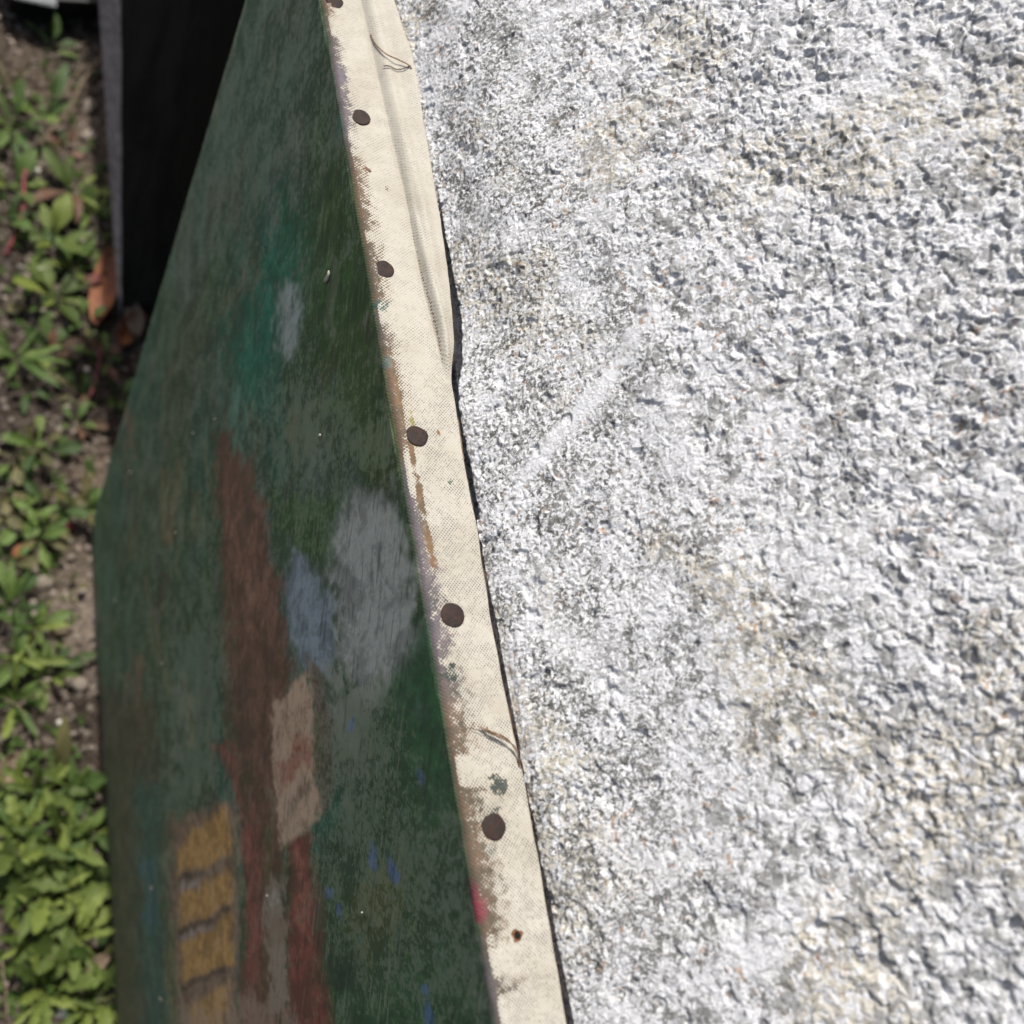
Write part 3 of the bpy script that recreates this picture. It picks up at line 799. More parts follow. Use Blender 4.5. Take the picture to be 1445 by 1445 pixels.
# empty tack hole: a puckered rusty ring round a pit
p = margin_at(729, 1320)
K = 28; v = []; f = []
for r_, h in [(0.0015, 0.00005), (0.0012, 0.00025), (0.0008, 0.00035), (0.00055, 0.0002), (0.0004, -0.0004)]:
    for k in range(K):
        a = 2 * math.pi * k / K
        rr = r_ * (1 + 0.14 * math.sin(3 * a + 1) + 0.10 * math.sin(5 * a))
        v.append((rr * math.cos(a), rr * math.sin(a), h))
for j in range(4):
    for k in range(K):
        a = j * K + k; b = j * K + (k + 1) % K
        f.append((a, b, b + K, a + K))
hl = link('tack_hole', pymesh('tack_hole', v, f), M_tackholerust, pt)
hl.location = (p[0], p[1], zat(p[0], p[1]) + 0.00035)
hl.scale = (1.35, 1.35, 1.2)
tag(hl, 'empty tack hole with a rusty rim')
v = [(0, 0, 0.00027)] + [(0.00072 * math.cos(2 * math.pi * k / 16) * (1 + .15 * math.sin(3 * k)), 0.00072 * math.sin(2 * math.pi * k / 16), 0.00041) for k in range(16)]
f = [(0, 1 + k, 1 + (k + 1) % 16) for k in range(16)]
pit = link('pit', pymesh('pit', v, f), M_hole, hl)

# threads hanging off the cut edge
def thread(pts, rad, m, name='loose_thread', seg=5, label=None):
    """pts: (px, py, height above the margin plane in mm)"""
    q = [Vector(margin_at(a, b, h * 0.001)) for a, b, h in pts]
    fine = []
    for i in range(len(q) - 1):
        p0 = q[max(i - 1, 0)]; p1 = q[i]; p2 = q[i + 1]; p3 = q[min(i + 2, len(q) - 1)]
        for k in range(6):
            t = k / 6
            fine.append(0.5 * ((2 * p1) + (p2 - p0) * t + (2 * p0 - 5 * p1 + 4 * p2 - p3) * t * t + (3 * p1 - p0 - 3 * p2 + p3) * t ** 3))
    fine.append(q[-1])
    v, f = tube(fine, rad, seg)
    o = link(name, pymesh(name, v, f), m, pt)
    if label: tag(o, label)
    return o
def zpix(px, py):
    '''height of the cloth along a sight line, mm'''
    h = 0.0
    for _ in range(12):
        p = margin_at(px, py, h); h = 0.5 * h + 0.5 * zat(p[0], p[1])
    return h * 1000
def onthread(pts, *a): thread([(x, y, zpix(x, y) + h + 0.45) for x, y, h in pts], *a)
onthread([(523, 48, 0.3), (530, 62, 0.5), (545, 76, 1.3), (562, 84, 1.6), (576, 91, 1.0), (581, 97, 0.2)], 0.00026, M_thread)
onthread([(541, 93, 0.6), (549, 93, 0.9), (560, 98, 0.8), (572, 96, 0.8), (579, 92, 0.3)], 0.00022, M_threadd)
rt = random.Random(3)
for k in range(9):
    o1 = rt.uniform(-5, 5); o2 = rt.uniform(-3, 3)
    thread([(672 + rt.uniform(-3, 16), 1028 + o1, 0.8 + rt.uniform(0, 1)), (692 + o2, 1033 + o1 * .7, 2.4), (714 + o2, 1043 + o1 * .5, 3.0), (728, 1058 + o2, 2.4), (735 + o2, 1078 + o1, 1.0), (737 + o2, 1092 + o1, -1)],
           0.00008 + 0.00004 * (k % 3), (M_thread, M_threadd, M_fray)[k % 3])
# fuzz and torn wood-brown edge along the cut: many short fibres in one piece
fv = []; ff = []
for k in range(1500):
    y = rt.uniform(-0.17, 0.23)
    if rt.random() < 0.0: continue
    e, z, kq = [float(q) for q in edge_at(np.array(y))]
    L = rt.uniform(0.0004, 0.0015) * (1.6 if rt.random() < 0.08 else 1)
    a = rt.uniform(-1.2, 1.2)
    p0 = Vector((e - 0.0003, y, z - rt.uniform(0, 0.0006)))
    p2 = p0 + Vector((math.cos(a) * L, math.sin(a) * L, rt.uniform(-0.8, 0.5) * L))
    v, f = tube([p0, (p0 + p2) / 2 + Vector((0, 0, L * .2)), p2], [0.0001, 0.00008, 0.00004], 3)
    b0 = len(fv); fv += v; ff += [tuple(b0 + i for i in q) for q in f]
fz = link('frayed_fibres', pymesh('frayed_fibres', fv, ff), M_fray, pt)
tag(fz, kind='stuff')
# brown torn paper tape left along the cut edge
vs = []
ysx = np.linspace(-0.17, 0.075, 300)
ex2, ez2, k2 = edge_at(ysx)
PVt = np.zeros((300, 4, 3))
ww = 0.0003 + 0.0020 * sstep(0.42, 0.62, fbm(ysx * 120, ysx * 0 + 1, 201, 4))
for j, (fx, dz) in enumerate([(0.0, -0.0006), (0.35, -0.0009), (0.75, -0.0016), (1.0, -0.0035)]):
    PVt[:, j, 0] = ex2 - 0.0002 + fx * ww + 0.0002 * (fbm(ysx * 600, ysx * 0 + j, 210, 2) - .5)
    PVt[:, j, 2] = dz
PVt[:, :, 1] = ysx[:, None]
link('torn_tape', grid_mesh('torn_tape', PVt, flip=True), M_fray, pt)

# petals, chips stuck to the painted face
def chip(px, py, L, Wd, ang, m, name='paint_fleck'):
    p = face_at(px, py)
    v = []; f = []
    for i in range(7):
        t = i / 6
        wv = Wd * math.sin(math.pi * (0.08 + 0.84 * t)) * 0.5
        for j in (-1, 0, 1):
            zz = (t - .5) * L; yy_ = j * wv + 0.25 * L * (t - .5) ** 2 * 2
            c_, s_ = math.cos(ang), math.sin(ang)
            v.append((-0.0008 - 0.0005 * (1 - abs(j)) , yy_ * c_ - zz * s_, yy_ * s_ + zz * c_))
    for i in range(6):
        for j in range(2): f.append((i * 3 + j, i * 3 + j + 1, i * 3 + j + 4, i * 3 + j + 3))
    o = link(name, pymesh(name, v, f), m, pt)
    o.location = p
    s2 = o.modifiers.new('t', 'SOLIDIFY'); s2.thickness = 0.0003
    return o
chip(465, 393, 0.0065, 0.0022, 0.0, M_chip, 'dry_petal')
for (a, b, L) in [(164, 848, .009), (231, 937, .006), (216, 1254, .009), (229, 1410, .008), (275, 612, .002), (306, 592, .002), (515, 1287, .0012), (455, 615, .0016), (185, 668, .006), (250, 752, .003), (380, 1264, .003)]:
    chip(a, b, L, L * .4, 0.1, M_chip)

# ------------------------------------------------------------------ leaning board and pot at the far end
b0 = ground_at(172, 441, 0.0); b1 = ground_at(221, 441, 0.0)
def along(px, py, dep):
    return CP + WM @ np.array([(px - 722.5) / F, (py - 722.5) / F, 1.0]) * dep
t0 = along(172, 0, 0.82); t1 = along(283, 0, 0.82)
ax = Vector(t0 - b0); ax2 = Vector(t1 - b1)
b0 = Vector(b0) - ax * 0.03; b1 = Vector(b1) - ax2 * 0.03
t0 = b0 + ax * 1.07; t1 = b1 + ax2 * 1.07
nrm = ax.cross(b1 - b0).normalized()
if nrm.y < 0: nrm = -nrm
thk = 0.012
# thickness seen on the left side
side0 = Vector(ground_at(164, 441)) - Vector(ground_at(172, 441))
off = nrm * thk + Vector((-0.004, 0, 0))
# widen the seen edge upward exactly as a square-cut board does
v = []
NB = 12
eb = Vector(along(168, 441, 1.105)); et = Vector(along(140, 0, 0.835)); dd_ = et - eb; eb = eb - dd_ * .03; et = eb + dd_ * 1.07
for i in range(NB + 1):
    t = i / NB
    a = b0.lerp(t0, t); b = b1.lerp(t1, t)
    dx = 0.0004 * math.sin(i * 2.1)
    a = a + Vector((dx, 0, 0))
    v += [a, b, b + nrm * thk, eb.lerp(et, t)]
f = []
for i in range(NB):
    k = i * 4
    for j in range(4):
        f.append((k + j, k + (j + 1) % 4, k + 4 + (j + 1) % 4, k + 4 + j))
f += [(3, 2, 1, 0), tuple(NB * 4 + j for j in range(4))]
bo = link('leaning_board', None)
bo['label'] = 'narrow black board with a grey sawn edge leaning up beside the painting'
bo['category'] = 'board'
bm_ = pymesh('board_face', v, f, False)
bm_.materials.append(M_board); bm_.materials.append(M_boardedge)
o = link('board_face', bm_, None, bo)
# separate strip for the sawn edge, 0.3 mm proud
ve = []
for i in range(NB + 1):
    a = v[i * 4]; e = v[i * 4 + 3]
    out_ = Vector((-0.0004, 0, 0))
    ve += [a + out_, e + out_]
fe = [(i * 2, i * 2 + 1, i * 2 + 3, i * 2 + 2) for i in range(NB)]
o = link('sawn_edge', pymesh('sawn_edge', ve, fe, False), M_boardedge, bo)
s2 = o.modifiers.new('t', 'SOLIDIFY'); s2.thickness = 0.0003

# low black plastic planter with a pale rim in the far corner
pa_, pb_ = ground_at(20, 42), ground_at(150, 48)
pot = thing('plant_pot', 'black plastic planter with a pale rim at the far top left corner', 'pot', tuple(ground_at(80, 40)))
u_ = Vector(pb_ - pa_); wlen = u_.length; u_.normalize(); v_ = Vector((0, 0, 1)).cross(u_)
def potpt(a, b, z): return u_ * a + v_ * b + Vector((0, 0, z))
h_ = 0.03
vv = []; hw = wlen * 0.5
for (e, z) in [(0.90, 0), (1.0, h_), (1.06, h_), (1.06, h_ + 0.006), (0.94, h_ + 0.006), (0.92, 0.02)]:
    for (a, b) in [(-1, 0), (1, 0), (1, 1), (-1, 1)]:
        aa = a * hw * e; bb = (0.5 + (b - .5) * e) * 0.12
        vv.append(potpt(aa, bb + .01, z))
ff2 = []
for j in range(2):
    for k in range(4): ff2.append((j * 4 + k, j * 4 + (k + 1) % 4, j * 4 + 4 + (k + 1) % 4, j * 4 + 4 + k))
ff2.append((20, 21, 22, 23))
ff2.append((3, 2, 1, 0))
link('pot_wall', pymesh('pot_wall', vv, ff2, False), M_pot, pot)
rf = []
for j in (2, 3, 4):
    for k in range(4): rf.append((j * 4 + k, j * 4 + (k + 1) % 4, j * 4 + 4 + (k + 1) % 4, j * 4 + 4 + k))
link('pot_rim', pymesh('pot_rim', vv, rf, False), M_rim if False else M_pot, pot)
tagp = link('plant_tag', None, None, pot) if False else None
v, f = box_vf(-0.022, 0.022, -0.002, 0.03, h_ + 0.008, h_ + 0.011, 0.001)
tgx = link('saucer', pymesh('saucer', v, f, False), mat_simple('dull_grey_plastic', (0.24, 0.25, 0.26), (0.17, 0.18, 0.18), 60), pot)
_q = hit(50, 2, (0, 0, GZ + h_ + 0.01), (0, 0, 1)); tgx.location = (_q[0] - pot.location.x, _q[1] - pot.location.y - 0.0, 0)

# ------------------------------------------------------------------ ground
gx = spaced([(-30, -1, 3.0), (-1, -0.25, 0.05), (-0.25, -0.13, 0.006), (-0.13, 0.13, 0.0012), (0.13, 0.4, 0.02), (0.4, 30, 3.0)])
gy = spaced([(-30, -1, 3.0), (-1, -0.25, 0.05), (-0.25, 1.15, 0.0013), (1.15, 2, 0.03), (2, 30, 3.0)])
GX, GY = np.meshgrid(gx, gy, indexing='ij')
def soil_h(x, y):
    d1, g1, i1 = worley(x * 90, y * 90, 301)
    d2, g2, i2 = worley(x * 230 + 3 * fbm(x * 60, y * 60, 5), y * 230, 311)
    d3, g3, i3 = worley(x * 480, y * 480, 321)
    h = (fbm(x * 9, y * 9, 300, 4) - .5) * 0.022 + (i1 > .6) * (0.5 - np.clip(d1, 0, .5)) * 0.012 + (i2 > .35) * (0.6 - np.clip(d2, 0, .6)) * 0.006 + (i3 > .3) * (0.6 - np.clip(d3, 0, .6)) * 0.0022
    h += (fbm(x * 300, y * 300, 305, 3) - .5) * 0.004
    return h, i1, i2
SH, i1, i2 = soil_h(GX, GY)
fade = sstep(0.6, 0.25, np.abs(GX)) * sstep(-0.5, -0.3, GY) * sstep(1.6, 1.2, GY)
GP = np.stack([GX, GY, GZ + (SH - 0.006) * (0.15 + 0.85 * fade)], -1)
tg_ = np.ones(GX.shape + (4,))
base = np.array([0.058, 0.044, 0.034])
tg_[..., :3] = base * (0.55 + 0.9 * fbm(GX * 60, GY * 60, 330, 4))[..., None]
pale = sstep(0.72, 0.85, i2)[..., None]
tg_[..., :3] = tg_[..., :3] * (1 - pale) + np.array([0.21, 0.175, 0.14]) * pale
def soil_patch(px, py, r_, col, op):
    p = ground_at(px, py)
    k = sstep(1.25, 0.6, np.hypot(GX - p[0], (GY - p[1])) / r_ + (fbm(GX * 60, GY * 60, 340, 3) - .5) * 1.0)[..., None] * op
    tg_[..., :3] = tg_[..., :3] * (1 - k) + np.array(col) * k
soil_patch(118, 880, 0.045, (0.26, 0.21, 0.165), 0.85)
soil_patch(95, 790, 0.04, (0.17, 0.135, 0.10), 0.6)
soil_patch(135, 190, 0.07, (0.17, 0.13, 0.095), 0.6)
soil_patch(40, 90, 0.05, (0.14, 0.105, 0.075), 0.5)
soil_patch(140, 660, 0.03, (0.20, 0.15, 0.11), 0.6)
soil_patch(30, 1380, 0.05, (0.14, 0.11, 0.085), 0.6)
soil_patch(60, 560, 0.06, (0.055, 0.042, 0.034), 0.6)
gr = link('ground', grid_mesh('ground', GP, {'tone': tg_}, flip=True), M_soil)
tag(gr, kind='structure')
def gz(x, y):
    h, _, _ = soil_h(np.array([float(x)]), np.array([float(y)]))
    return GZ + float(h[0]) - 0.006

# ---- leaf shapes (length along x, 1 m long; scaled later)
def leaf_mesh(name, kind, seed, m):
    rnd = random.Random(seed)
    N = 26 if kind == 'lobed' else 14
    v = []; f = []
    L = 1.0
    curl = rnd.uniform(0.2, 0.5)
    for i in range(N + 1):
        t = i / N
        if kind == 'lobed':
            env = 0.125 * math.sin(math.pi * min(1, (t * 0.85 + 0.08))) ** 0.8 * (0.35 + 0.9 * t)
            if t > .86: env *= max(0, (1.03 - t) / .17) ** .6
            tooth = 0.38 + 0.62 * abs(math.sin(t * math.pi * 4.5 + seed)) ** 0.6 if t < .8 else 1
            wd = max(0.015, env * tooth * 1.15)
        elif kind == 'oval':
            wd = 0.19 * math.sin(math.pi * max(0, (t - .22) / .78)) ** 0.7 if t > .24 else 0.028
            wd = max(wd, 0.02)
        elif kind == 'spoon':
            wd = 0.035 + 0.15 * sstep(0.3, 0.75, np.array(t)) * (1 if t < .85 else max(0, (1.02 - t) / .17) ** .5)
            wd = float(wd)
        else:
            wd = 0.085 * math.sin(math.pi * (0.06 + 0.92 * t)) ** 0.8
        z = curl * (t - 1.25 * t * t) * 0.8
        for j, s_ in enumerate((-1, -.5, 0, .5, 1)):
            lift_ = abs(s_) * wd * 0.35 + 0.02 * math.sin(9 * t + s_ * 2 + seed) * abs(s_)
            sh = -0.03 * abs(s_) if kind == 'lobed' else 0
            v.append((t * L + sh * math.sin(t * 28 + seed), s_ * wd * (1 + 0.08 * math.sin(t * 17 + seed * s_)), z + lift_))
    for i in range(N):
        for j in range(4):
            a = i * 5 + j
            f.append((a, a + 5, a + 6, a + 1))
    me_ = pymesh(name, v, f)
    me_.materials.append(m)
    return me_
LM = {}
for k, (kind, m) in {'A': ('lobed', M_leafA), 'B': ('spoon', M_leafB), 'C': ('oval', M_leafB), 'D': ('blade', M_leafC), 'R': ('oval', M_leafD), 'E': ('spoon', M_leafE), 'Y': ('oval', M_leafA), 'N': ('blade', M_leafB), 'K': ('blade', M_leafE)}.items():
    LM[k] = [leaf_mesh('leaf', kind, s_, m) for s_ in (1, 2, 3, 4)]

rp = random.Random(11)
def plant(px, py, L, n, kinds, label, name='weed', cat='weed', tilt=(5, 45), group=None, jitter=0.3, spread=0.006, base_h=0.0):
    p = ground_at(px, py, 0.008)
    z = gz(p[0], p[1]) + 0.001 + base_h
    t = thing(name, label, cat, (p[0], p[1], z), group)
    a0 = rp.uniform(0, 6.28)
    for k in range(n):
        me_ = rp.choice(LM[kinds[k % len(kinds)]])
        o = link('leaf', me_, None, t)
        ll = L * rp.uniform(1 - jitter, 1 + jitter)
        a = a0 + k * 2.399 + rp.uniform(-.3, .3)
        el = math.radians(rp.uniform(*tilt))
        rr = rp.uniform(0, spread)
        o.location = (rr * math.cos(a), rr * math.sin(a), rp.uniform(0, 0.006))
        o.rotation_euler = (rp.uniform(-.35, .35), -el, a)
        o.scale = (ll, ll * rp.uniform(.65, 1.15), ll * rp.uniform(.6, 1.5))
        if o.parent and o.location.x is None: pass
    return t

G1 = 'lobed weeds crowded in the bright lower left bed'
# bright crowd, lower left
W_ = [
 (30, 925, .034, 12, 'AAN', 'bright lobed weed just below the pale soil patch, cut by the left frame edge'),
 (72, 945, .030, 10, 'AAC', 'bright green lobed weed beside the dark pebbles near the painting'),
 (20, 985, .030, 8, 'AN', 'lobed weed at the left frame edge above the bare pebbly gap'),
 (50, 880, .028, 8, 'NAC', 'narrow-leaved green weed left of the sandy bare patch'),
 (12, 1110, .030, 8, 'AN', 'small lobed weed left of the long bronze upright leaf'),
 (58, 1120, .036, 11, 'AA', 'lobed weed spreading right below the long bronze upright leaf'),
 (108, 1110, .028, 9, 'AC', 'lobed weed touching the foot of the painting beside the bronze leaf'),
 (30, 1185, .038, 12, 'AAN', 'large toothed weed at mid height of the bright bed'),
 (90, 1190, .036, 12, 'AA', 'dense toothed weed in the middle of the bright bed'),
 (130, 1175, .028, 9, 'AC', 'small bright weed squeezed against the painting foot'),
 (15, 1250, .036, 10, 'AA', 'broad lobed weed on the left frame edge low in the bright bed'),
 (70, 1255, .040, 13, 'AA', 'biggest toothed weed in the bright bed, leaves arching over neighbours'),
 (120, 1255, .034, 11, 'AAN', 'lobed weed leaning on the painting low in the bright bed'),
 (45, 1320, .034, 10, 'AA', 'lobed weed just above the bare soil corner with the white shell bit'),
 (105, 1325, .036, 12, 'AAY', 'yellow-green lobed weed above the dull brown dry scrap'),
 (65, 1395, .040, 9, 'AA', 'wide-lobed weed beside the white shell bit, lowest on the left'),
 (135, 1415, .038, 9, 'AA', 'wide-lobed weed right of the white shell bit at the bottom'),
 (140, 1350, .030, 8, 'AC', 'bright lobed weed behind the lowest weed, against the painting'),
]
for a in W_: plant(a[0], a[1], a[2] * 1.08, int(a[3] * 1.05), a[4], a[5], 'lobed_weed', 'weed', tilt=(8, 60))
# middle bed
V_ = [
 (55, 630, .024, 9, 'BE', 'small spoon-leaved rosette in the middle of the left bed'),
 (20, 640, .022, 7, 'EB', 'bronze spoon-leaved rosette at the left edge below the bare dark soil'),
 (25, 500, .036, 10, 'N', 'narrow-leaved star-shaped rosette at the left frame edge'),
 (75, 490, .026, 9, 'BYR', 'rosette with rounded leaves and one red leaf right of the star rosette'),
 (115, 545, .018, 7, 'CER', 'tiny seedling with round and reddish leaves in dark soil'),
 (150, 500, .018, 8, 'CR', 'little round-leaved seedling under the fallen orange leaf'),
 (172, 555, .015, 7, 'C', 'pale round-leaved seedling tucked at the painting edge'),
 (110, 590, .020, 7, 'CR', 'seedling with oval leaves beside a red one right of the spoon rosette'),
 (35, 545, .018, 5, 'CE', 'thin seedling below the star-shaped rosette'),
 (118, 715, .024, 9, 'BE', 'olive rosette close to the corner of the painting'),
 (75, 715, .024, 8, 'BE', 'olive rosette left of the one at the painting corner'),
 (30, 720, .024, 9, 'BEB', 'olive rosette at the left edge above the pink blossom'),
 (10, 690, .022, 6, 'EB', 'bronze rosette cut by the left frame edge above the olive ones'),
 (55, 755, .020, 7, 'EC', 'bronze seedling just above the small stones'),
 (12, 790, .020, 6, 'EB', 'bronze seedling beside the pink blossom'),
 (15, 845, .028, 9, 'NB', 'green narrow-leaved weed at the left edge beside the pale stone'),
 (95, 830, .013, 5, 'E', 'tiny brown seedling on the sandy patch'),
 (20, 180, .036, 11, 'NB', 'feathery pale green weed at the upper left beside the twigs'),
 (60, 160, .026, 6, 'NC', 'thin weed under the crossing bleached twigs'),
 (95, 210, .018, 7, 'CR', 'small seedling on gravelly soil beside the board'),
 (100, 270, .034, 7, 'AYR', 'lobed weed with one red stalked leaf left of the board'),
 (130, 295, .022, 10, 'YC', 'bushy small-leaved weed right against the leaning board'),
 (75, 340, .040, 8, 'YY', 'big yellow-green round-leaved weed left of the board foot'),
 (110, 375, .026, 7, 'YC', 'leafy weed between the big yellow-green weed and the board'),
 (80, 415, .034, 8, 'YA', 'yellow-green weed below the big round-leaved one, left of the fallen leaf'),
 (18, 255, .030, 5, 'YC', 'oval-leaved weed at the left edge beside the red stem'),
 (10, 310, .026, 5, 'CN', 'dull green weed at the left edge under the red stem'),
 (125, 450, .018, 6, 'CE', 'seedling just left of the fallen orange leaf'),
 (55, 430, .018, 5, 'CE', 'thin seedling above the star-shaped rosette'),
 (12, 110, .026, 6, 'KN', 'bronze grassy weed below the planter'),
 (75, 60, .024, 5, 'NC', 'sparse green weed in front of the black planter'),
]
for a in V_: plant(a[0], a[1], a[2] * 1.22, a[3], a[4], a[5], 'small_weed', 'weed', tilt=(5, 50))
# single notable leaves
def single(px, py, L, kind, ang, el, label, name, h=0.01, wid=1.0):
    p = ground_at(px, py, h)
    o = link(name, LM[kind][1].copy(), None)
    o.location = (p[0], p[1], gz(p[0], p[1]) + h)
    o.rotation_euler = (0.2, -math.radians(el), math.radians(ang)); o.scale = (L, L * wid, L)
    tag(o, label, 'leaf')
    return o
single(82, 1090, .060, 'K', 84, 50, 'long bronze-green leaf standing upright above the bright weeds', 'upright_leaf', 0.004, 1.3)
single(72, 150, .060, 'D', 72, 25, 'long dark green blade leaf among twigs at the upper left', 'dark_leaf', 0.008, 1.5)
single(58, 345, .040, 'D', 60, 10, 'dark shaded leaf beneath the big yellow-green weed', 'dark_leaf', 0.004, 2.0)

# ground cover too small to count
gv = []; gf = []
rc = random.Random(5)
def addleaf(p, L, wd, a, el):
    ca, sa = math.cos(a), math.sin(a); ce, se = math.cos(el), math.sin(el)
    b = len(gv)
    for t, s_ in ((0, 0), (.5, -1), (.55, 0), (.5, 1), (1, 0)):
        x = t * L; y = s_ * wd; z = 0.0015 * (1 - abs(s_)) + x * se
        x *= ce
        gv.append((p[0] + x * ca - y * sa, p[1] + x * sa + y * ca, p[2] + z))
    gf.extend([(b, b + 1, b + 2), (b, b + 2, b + 3), (b + 1, b + 4, b + 2), (b + 2, b + 4, b + 3)])
for k in range(900):
    px = rc.uniform(-30, 190); py = rc.uniform(60, 1440)
    dens = 0.5
    if 780 < py < 1000 and px > 85: dens = 0.08
    if 520 < py < 600: dens = 0.25
    if py > 1050: dens = 0.8
    if rc.random() > dens: continue
    p = ground_at(px, py, 0.004)
    if p[0] > -0.004 and p[1] < 0.31: continue
    z = gz(p[0], p[1])
    for j in range(rc.randint(3, 6)):
        addleaf((p[0], p[1], z + 0.001), rc.uniform(.005, .011), rc.uniform(.0012, .0025), rc.uniform(0, 6.28), rc.uniform(.1, .9))
gc = link('ground_cover', pymesh('ground_cover', gv, gf, False), M_leafB)
tag(gc, 'tiny sprouting seedlings scattered over the soil', 'ground cover', kind='stuff')

# stones and grit
def pebble_mesh(seed, sub=3):
    import bmesh
    bm = bmesh.new(); bmesh.ops.create_icosphere(bm, subdivisions=sub, radius=1)
    rnd = random.Random(seed); ph = [rnd.uniform(0, 6) for _ in range(6)]
    for q in bm.verts:
        c_ = q.co
        k = 1 + .13 * math.sin(2.3 * c_.x + ph[0]) + .12 * math.sin(2.9 * c_.y + ph[1]) + .1 * math.sin(3.7 * c_.z + ph[2]) + .05 * math.sin(8 * c_.x + 6 * c_.y + ph[3])
        q.co = Vector((c_.x * k, c_.y * k * .8, c_.z * k * .6))
    me_ = bpy.data.meshes.new('pebble'); bm.to_mesh(me_); bm.free()
    me_.polygons.foreach_set('use_smooth', [True] * len(me_.polygons))
    return me_
for i, (px, py, r_, m, lb) in enumerate([
    (63, 815, .008, M_stone, 'pale rounded stone on soil left of the sandy patch'),
    (115, 963, .008, M_stone, 'grey pebble beside the painting above the bright bed'),
    (48, 798, .006, M_stone, 'small grey stone beside the pale rounded stone'),
    (55, 865, .007, M_stone, 'brownish stone at the lower end of the stony gap'),
    (98, 1425, .008, M_shell, 'cream white shell bit on the soil at the bottom left'),
    (52, 237, .0042, M_shell, 'tiny white pebble beside the red stem'),
    (124, 514, .0032, M_shell, 'tiny white chip on dark soil under the fallen leaf'),
    (86, 1018, .0036, M_shell, 'tiny white chip above the long bronze leaf'),
    (30, 775, .0075, M_brown, 'faded orange pink blossom lump at the left below the rosettes'),
    (98, 737, .0060, M_redstem, 'round dull red seed head beside the painting corner'),
    (128, 145, .011, M_stone, 'pale clod of gravel left of the leaning board'),
    (128, 190, .010, M_stone, 'lower pale clod of gravel beside the leaning board'),
    (30, 130, .012, M_stone, 'whitish stone half buried at the upper left under the twigs')]):
    p = ground_at(px, py, 0.004)
    o = link('stone' if m in (M_stone, M_shell) else 'seed_head', pebble_mesh(i), None)
    o.data.materials.append(m)
    o.location = (p[0], p[1], gz(p[0], p[1]) + r_ * .3); o.scale = (r_,) * 3; o.rotation_euler = (0, 0, i * 1.7)
    tag(o, lb, 'stone' if m in (M_stone, M_shell) else 'blossom')
grv = []; grf = []
pm = [pebble_mesh(100 + i, 1) for i in range(3)]
pmd = [([q.co.copy() for q in m_.vertices], [tuple(p_.vertices) for p_ in m_.polygons]) for m_ in pm]
for k in range(1600):
    x = rc.uniform(-.12, .08); y = rc.uniform(-.2, 1.1)
    if x > -0.002 and y < .315: continue
    r_ = rc.choice([.001, .0014, .002, .0026, .0035]) * rc.uniform(.7, 1.2)
    vs_, fs_ = rc.choice(pmd); b = len(grv); a = rc.uniform(0, 6.28); z = gz(x, y) + r_ * .2
    ca, sa = math.cos(a), math.sin(a)
    grv += [(x + (q.x * ca - q.y * sa) * r_, y + (q.x * sa + q.y * ca) * r_, z + q.z * r_) for q in vs_]
    grf += [tuple(b + i for i in q) for q in fs_]
gt = link('gravel', pymesh('gravel', grv, grf, False), M_stone)
tag(gt, 'fine gravel and crumbs of earth strewn over the bed', 'gravel', kind='stuff')

# twigs and stems
def twig(pts, r0, r1, m, label, name='twig', cat='twig', hh=0.01):
    q = [Vector(ground_at(a, b, h)) for a, b, h in pts]
    fine = []
    for i in range(len(q) - 1):
        for k in range(5): fine.append(q[i].lerp(q[i + 1], k / 5) + Vector((rc.uniform(-1, 1), rc.uniform(-1, 1), rc.uniform(-1, 1))) * 0.0004)
    fine.append(q[-1]); n_ = len(fine)
    v, f = tube(fine, [r0 + (r1 - r0) * i / (n_ - 1) for i in range(n_)], 7)
    o = link(name, pymesh(name, v, f), m)
    tag(o, label, cat)
twig([(50, 212, .004), (75, 180, .014), (100, 150, .018), (118, 112, .02), (146, 76, .02)], .0019, .0012, M_twig, 'thicker bleached twig slanting up to the board at the upper left')
twig([(90, 138, .016), (96, 118, .02), (112, 98, .022), (140, 86, .02)], .0014, .0009, M_twig, 'thin curved twig crossing above the thicker one')
twig([(38, 128, .01), (62, 134, .012), (90, 139, .016)], .0007, .0006, M_twig, 'hair-thin twig running left from the curved one')
twig([(38, 232, .014), (33, 262, .012), (34, 290, .010), (22, 330, .008), (8, 360, .004)], .0020, .0026, M_redstem, 'upper bright red plant stem at the left edge', 'stem', 'stem')
twig([(36, 288, .012), (28, 312, .012), (12, 352, .008)], .0013, .0010, M_redstem, 'thin red stem alongside the thicker red one', 'stem', 'stem')
twig([(142, 488, .010), (138, 530, .010), (126, 560, .006)], .0012, .001, M_redstem, 'short red stalk among the seedlings under the fallen leaf', 'stem', 'stem')
twig([(25, 375, .008), (45, 380, .012), (66, 377, .010)], .0005, .0005, M_shell, 'pale dry grass blade left of the yellow-green weeds', 'dry_grass_blade', 'grass')
twig([(88, 900, .006), (110, 922, .008), (128, 940, .006)], .0006, .0005, M_twig, 'dry grass stalk across the sandy patch', 'dry_grass_blade', 'grass')
twig([(2, 1355, .01), (8, 1400, .012), (10, 1440, .012)], .0008, .0007, M_twig, 'pale straw at the bottom left frame edge', 'dry_grass_blade', 'grass')

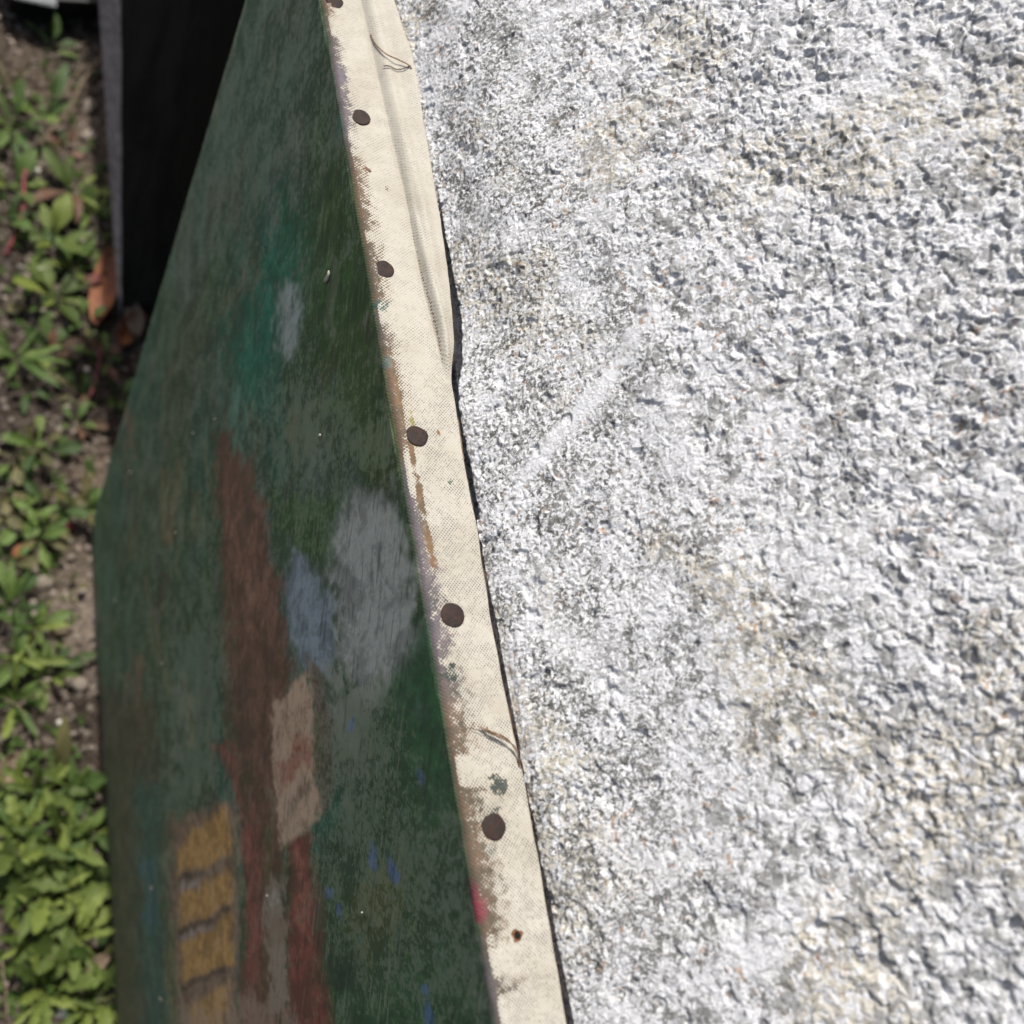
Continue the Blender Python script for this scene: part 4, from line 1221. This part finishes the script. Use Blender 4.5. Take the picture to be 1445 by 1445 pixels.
for (x0_, y0_, x1_, y1_, lb) in [(5, 985, 40, 1015, 'pale dry straw lying across the weeds at the left edge'), (60, 1345, 96, 1372, 'short dry straw above the white shell bit'),
                          (15, 590, 70, 600, 'thin dry straw above the spoon-leaved rosettes'), (100, 650, 136, 690, 'dry straw pointing at the painting corner')]:
    twig([(x0_, y0_, .016), ((x0_ + x1_) / 2 + 3, (y0_ + y1_) / 2 - 4, .02), (x1_, y1_, .016)], .0006, .0005, M_twig, lb, 'dry_grass_blade', 'grass')
# fallen dry leaves at the foot of the board
def dry_leaf(px, py, L, wd, ang, el, roll, label, m=M_brown, h=.006):
    v = []; f = []
    N = 16
    for i in range(N + 1):
        t = i / N; ww_ = wd * math.sin(math.pi * (0.04 + .94 * t)) ** .75
        for j, s_ in enumerate((-1, -.6, -.2, .2, .6, 1)):
            v.append(((t - .5) * L, s_ * ww_, 0.22 * wd * (2.6 * s_ * s_) + 0.10 * L * (t - .5) ** 2 * 4 + .02 * wd * math.sin(11 * t + 3 * s_)))
    for i in range(N):
        for j in range(5): f.append((i * 6 + j, i * 6 + j + 1, i * 6 + j + 7, i * 6 + j + 6))
    o = link('fallen_leaf', pymesh('fallen_leaf', v, f), m)
    p = ground_at(px, py, h)
    o.location = (p[0], p[1], gz(p[0], p[1]) + h)
    o.rotation_euler = (math.radians(roll), math.radians(el), math.radians(ang))
    s2 = o.modifiers.new('t', 'SOLIDIFY'); s2.thickness = 0.0004
    tag(o, label, 'dry leaf')
dry_leaf(150, 408, .085, .014, 80, -18, -20, 'large orange-brown dry leaf curled at the foot of the leaning board', h=.010)
dry_leaf(180, 462, .055, .011, 62, 5, 25, 'shorter rust dry leaf between the orange leaf and the painting', h=.006)
dry_leaf(192, 452, .05, .010, 100, 0, -30, 'dull brown dry leaf tucked behind the painting edge at the board foot', M_twig, h=.004)
dry_leaf(130, 398, .022, .005, 20, -10, 0, 'pinkish red scrap of leaf left of the large orange leaf', M_redstem, h=.010)
dry_leaf(140, 1358, .022, .006, 30, 0, 10, 'dull brown dry scrap between the lobed weeds near the painting foot', M_twig, h=.012)
dry_leaf(84, 888, .018, .004, 10, 0, 10, 'small rusty leaf scrap at the edge of the sandy patch', M_twig, h=.004)
dry_leaf(10, 1085, .03, .010, 70, 0, 20, 'dusky pink dry leaf at the left edge beside the bronze leaf', M_twig, h=.006)

# parents that are Empties with an offset keep children in local coordinates
print('objects', len(bpy.data.objects))
